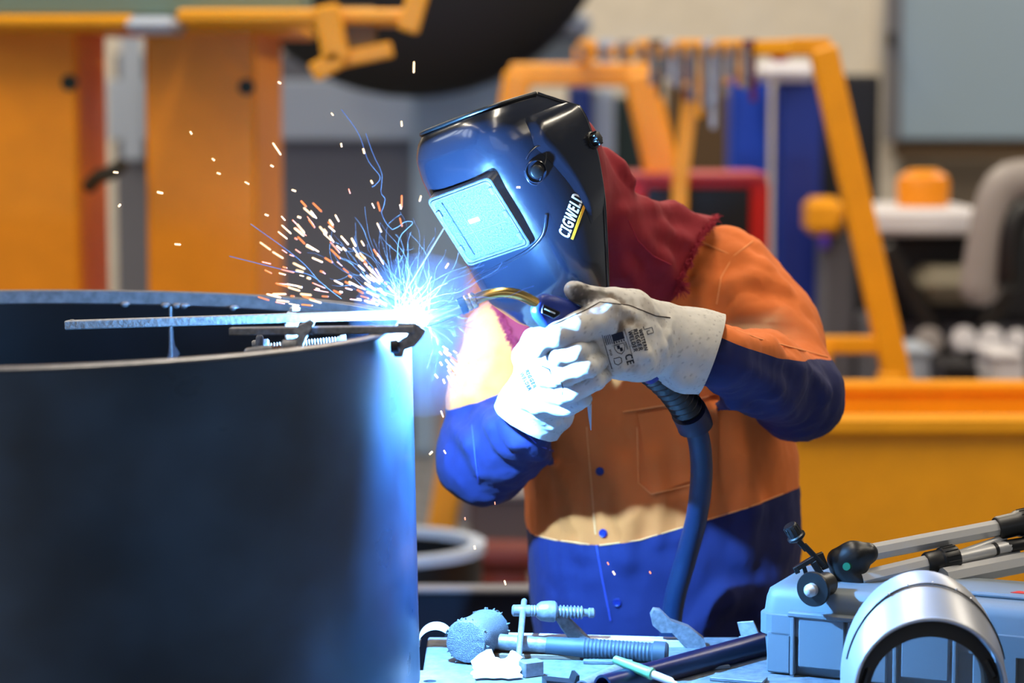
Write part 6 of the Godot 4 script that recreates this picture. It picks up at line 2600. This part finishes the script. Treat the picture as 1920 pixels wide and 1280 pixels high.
func tripod_and_shield() -> void:
	var o := thing("tripod", "folded aluminium tripod with black clamps lying on the toolbox", "tripod", P(1600, 1060, 3.3))
	var al: Material = mats["aluminium"]
	var bk: Material = mats["black plastic"]
	var s: Shape
	var legs := [[[1628, 1036, 3.27], [1898, 984, 3.36], 0.0125], [[1612, 1086, 3.25], [1756, 1052, 3.29], 0.0125], [[1768, 1084, 3.27], [1960, 1046, 3.36], 0.0155]]
	for q in legs:
		s = Shape.new()
		s.tube(PackedVector3Array([P(q[0][0], q[0][1], q[0][2]), P(q[1][0], q[1][1], q[1][2])]), q[2], 8)
		for i in s.g.size():
			s.g[i] = -1
		part(o, "leg", s, al)
	s = Shape.new()
	s.tube(PackedVector3Array([P(1776, 1046, 3.3), P(1884, 1008, 3.35)]), 0.006, 8)
	part(o, "leg_brace", s, al)
	s = Shape.new()
	s.tube(PackedVector3Array([P(1780, 1048, 3.3), P(1892, 1024, 3.34)]), 0.0088, 14)
	part(o, "lower_leg", s, al)
	s = Shape.new()
	s.tube(PackedVector3Array([P(1782, 1060, 3.31), P(1910, 1036, 3.35)]), 0.0055, 8)
	part(o, "leg_brace", s, al)
	s = Shape.new()
	s.tube(PackedVector3Array([P(1862, 1030, 3.33), P(1868, 1028, 3.332)]), 0.0098, 14)
	part(o, "ring", s, bk)
	s = Shape.new()
	s.tube(PackedVector3Array([P(1888, 1024, 3.34), P(1925, 1018, 3.35)]), 0.0098, 12, true)
	part(o, "foot", s, bk)
	# leg clamps
	for q in [[[1735, 1057, 3.285], [1794, 1044, 3.30], 0.0165], [[1868, 991, 3.35], [1945, 973, 3.37], 0.0175]]:
		s = Shape.new()
		var a := P(q[0][0], q[0][1], q[0][2])
		var c := P(q[1][0], q[1][1], q[1][2])
		var r: float = q[2]
		var l := a.distance_to(c)
		s.lathe(a, c - a, [Vector2(0, 0), Vector2(0, r * 0.9), Vector2(0.003, r), Vector2(l * 0.45, r), Vector2(l * 0.5, r * 1.12), Vector2(l - 0.003, r * 1.12), Vector2(l, r), Vector2(l, 0)], 20)
		var ax := (c - a).normalized()
		var u := ax.cross(Vector3.UP).normalized()
		for k in 14:
			var g := TAU * k / 14.0
			var w := u * cos(g) + ax.cross(u) * sin(g)
			s.box(a + ax * l * 0.75 + w * r * 1.12, Vector3(0.002, 0.002, l * 0.4), Basis(w, ax.cross(w), ax).orthonormalized(), 0.0005)
		part(o, "leg_clamp", s, bk)
	# hub with crown
	s = Shape.new()
	var f := Field.new()
	J(f, [[1572, 1048, 3.26, 22], [1600, 1040, 3.26, 24], [1626, 1037, 3.265, 21]], 0.01)
	J(f, [[1580, 1070, 3.26, 22], [1610, 1088, 3.255, 22]], 0.012)
	J(f, [[1596, 1050, 3.265, 26], [1618, 1092, 3.26, 16]], 0.012)
	var n := nets(f, P(1530, 1130, 3.3) - Vector3(0, 0, 0.04), P(1670, 1000, 3.2) + Vector3(0, 0, 0.03), 0.003)
	part(o, "hub", as_mesh(n), bk)
	s = Shape.new()
	var hub0 := P(1523, 1105, 3.155)
	var hub1 := P(1588, 1078, 3.245)
	s.lathe(hub0, hub1 - hub0, [Vector2(0.0, 0), Vector2(0.0, 0.0235), Vector2(0.002, 0.0245), Vector2(0.005, 0.0245), Vector2(0.007, 0.022), Vector2(0.012, 0.0165), Vector2(0.045, 0.0165), Vector2(0.045, 0)], 32)
	part(o, "column_foot", s, bk)
	s = Shape.new()
	s.lathe(hub0, hub0 - hub1, [Vector2(-0.001, 0), Vector2(-0.001, 0.0092), Vector2(0.008, 0.009), Vector2(0.011, 0.006), Vector2(0.016, 0.0045), Vector2(0.017, 0.003), Vector2(0.017, 0)], 20)
	part(o, "spike_tip", s, al, "bright metal tip")
	s = Shape.new()
	s.lathe(P(1588, 1062, 3.235), Vector3(-0.4, 0.2, 1), [Vector2(-0.004, 0), Vector2(-0.004, 0.006), Vector2(0.003, 0.0055), Vector2(0.003, 0)], 16)
	part(o, "level_bubble", s, mat("bubble green", Color(0.1, 0.35, 0.25), 0.15))
	# crank with its knob
	s = Shape.new()
	var kn0 := P(1480, 984, 3.24)
	var kn1 := P(1498, 1014, 3.245)
	s.lathe(kn0, kn1 - kn0, [Vector2(0, 0), Vector2(0, 0.0085), Vector2(0.002, 0.0098), Vector2(0.017, 0.011), Vector2(0.0185, 0.0135), Vector2(0.022, 0.0135), Vector2(0.024, 0.011), Vector2(0.026, 0.006), Vector2(0.026, 0)], 20)
	var kx := (kn1 - kn0).normalized()
	var ku := kx.cross(Vector3.UP).normalized()
	for k in 12:
		var g := TAU * k / 12.0
		var w := ku * cos(g) + kx.cross(ku) * sin(g)
		s.box(kn0 + kx * 0.0095 + w * 0.0102, Vector3(0.0016, 0.0016, 0.014), Basis(w, kx.cross(w), kx).orthonormalized(), 0.0004)
	part(o, "crank_knob", s, bk)
	s = Shape.new()
	bar(s, P(1494, 1010, 3.246), P(1512, 1030, 3.248), 0.008, 0.010)
	bar(s, P(1508, 1022, 3.248), P(1544, 1060, 3.25), 0.008, 0.012)
	bar(s, P(1536, 1036, 3.25), P(1548, 1066, 3.25), 0.010, 0.008)
	part(o, "crank_arm", s, bk)
	s = Shape.new()
	bar(s, P(1492, 1066, 3.242), P(1526, 1046, 3.247), 0.007, 0.010)
	bar(s, P(1490, 1062, 3.24), P(1496, 1074, 3.24), 0.007, 0.008)
	bar(s, P(1506, 1058, 3.245), P(1512, 1078, 3.246), 0.006)
	bar(s, P(1524, 1052, 3.246), P(1540, 1078, 3.246), 0.010)
	part(o, "lock_lever", s, bk)
	# face shield standing on the table in front of the toolbox
	o = thing("face_shield", "silver browed face shield with a clear visor resting at the front right of the table", "face shield", P(1740, 1280, 3.0))
	var c := P(1742, 1292, 2.98)
	var arch := func(rx: float, ry: float, z: float, a: float, dy := 0.0) -> Vector3: return c + Vector3(rx * cos(a), dy + ry * sin(a), z)
	s = Shape.new()
	var top := []
	var bot := []
	for i in 49:
		var a := lerpf(-0.35, PI + 0.35, i / 48.0)
		var rt := []
		var rb := []
		for j in 13:
			var e := j / 12.0
			var rx := lerpf(0.0985, 0.109, sin(e * PI * 0.6)) - 0.006 * pow(e, 3.0)
			var ry := lerpf(0.096, 0.149, sin(e * PI * 0.55)) - 0.012 * pow(e, 4.0)
			var z := lerpf(0.01, -0.085, e)
			rt.append(arch.call(rx, ry, z, a))
			rb.append(arch.call(rx - 0.003, ry - 0.003, z, a))
		top.append(rt)
		bot.append(rb)
	s.sheet(top, bot)
	part(o, "brow_guard", s, mats["shield silver"])
	s = Shape.new()
	var path := PackedVector3Array()
	for i in 41:
		var a := lerpf(0.25, PI - 0.25, i / 40.0)
		path.append(arch.call(0.1063, 0.1330, -0.03, a))
	s.tube(path, 0.0012, 6)
	part(o, "moulded_groove", s, mats["black plastic"])
	for a in [1.2, 1.5, 1.8, 2.05, 1.0]:
		s = Shape.new()
		s.ball(arch.call(0.1067, 0.1335, -0.03, a) + Vector3(0, 0.001, 0.001), Vector3(0.0018, 0.0018, 0.0018), 6)
		part(o, "rivet", s, mats["chrome"])
	s = Shape.new()
	path = PackedVector3Array()
	for i in 41:
		path.append(arch.call(0.0975, 0.095, 0.011, lerpf(-0.35, PI + 0.35, i / 40.0)))
	s.tube(path, 0.003, 8)
	part(o, "guard_edge", s, mats["shield silver"])
	# black head band inside
	s = Shape.new()
	top = []
	bot = []
	for i in 41:
		var a := lerpf(-0.3, PI + 0.3, i / 40.0)
		var rt := []
		var rb := []
		for j in 5:
			var z := lerpf(0.0, -0.05, j / 4.0)
			rt.append(arch.call(0.0925, 0.09, z, a))
			rb.append(arch.call(0.0925 - 0.016, 0.09 - 0.02, z + 0.004, a))
		top.append(rt)
		bot.append(rb)
	s.sheet(top, bot)
	part(o, "head_band", s, mats["black rubber"])
	s = Shape.new()
	s.box(arch.call(0.083, 0.08, -0.01, 0.35), Vector3(0.012, 0.03, 0.03), Basis(Vector3.BACK, 0.5), 0.004)
	s.box(arch.call(0.083, 0.08, -0.01, PI - 0.2), Vector3(0.012, 0.03, 0.03), Basis(Vector3.BACK, -0.3), 0.004)
	part(o, "pivot_block", s, mats["black plastic"])
	# clear visor: a shallow bowl
	s = Shape.new()
	top = []
	bot = []
	for i in 33:
		var a := lerpf(-0.25, PI + 0.25, i / 32.0)
		var rt := []
		var rb := []
		for j in 9:
			var e := j / 8.0
			rt.append(arch.call(0.076 * (1.0 - 0.999 * e), 0.071 * (1.0 - 0.999 * e), -0.02 - 0.03 * sin(e * PI / 2), a, -0.03 * e))
			rb.append(rt[j] + Vector3(0, 0, -0.0015))
		top.append(rt)
		bot.append(rb)
	var vs := Shape.new()
	for i in 32:
		for j in 8:
			vs.quad(top[i][j], top[i + 1][j], top[i + 1][j + 1], top[i][j + 1], 1)
	part(o, "visor", vs, mats["clear visor"], "clear curved visor")
	s = Shape.new()
	path = PackedVector3Array()
	for i in 25:
		path.append(arch.call(0.0765, 0.0715, -0.02, lerpf(-0.25, PI + 0.25, i / 24.0)))
	s.tube(path, 0.0018, 6)
	part(o, "visor_edge", s, mats["clear visor"])
	# what it stands on: the two side ends reach the table
	for k in [-1.0, 1.0]:
		s = Shape.new()
		s.box(Vector3(c.x + 0.096 * k, (DESK + c.y - 0.01) / 2.0, c.z - 0.03), Vector3(0.01, maxf(0.01, c.y - 0.01 - DESK), 0.06), Basis(), 0.002)
		part(o, "side_end", s, mats["black plastic"])
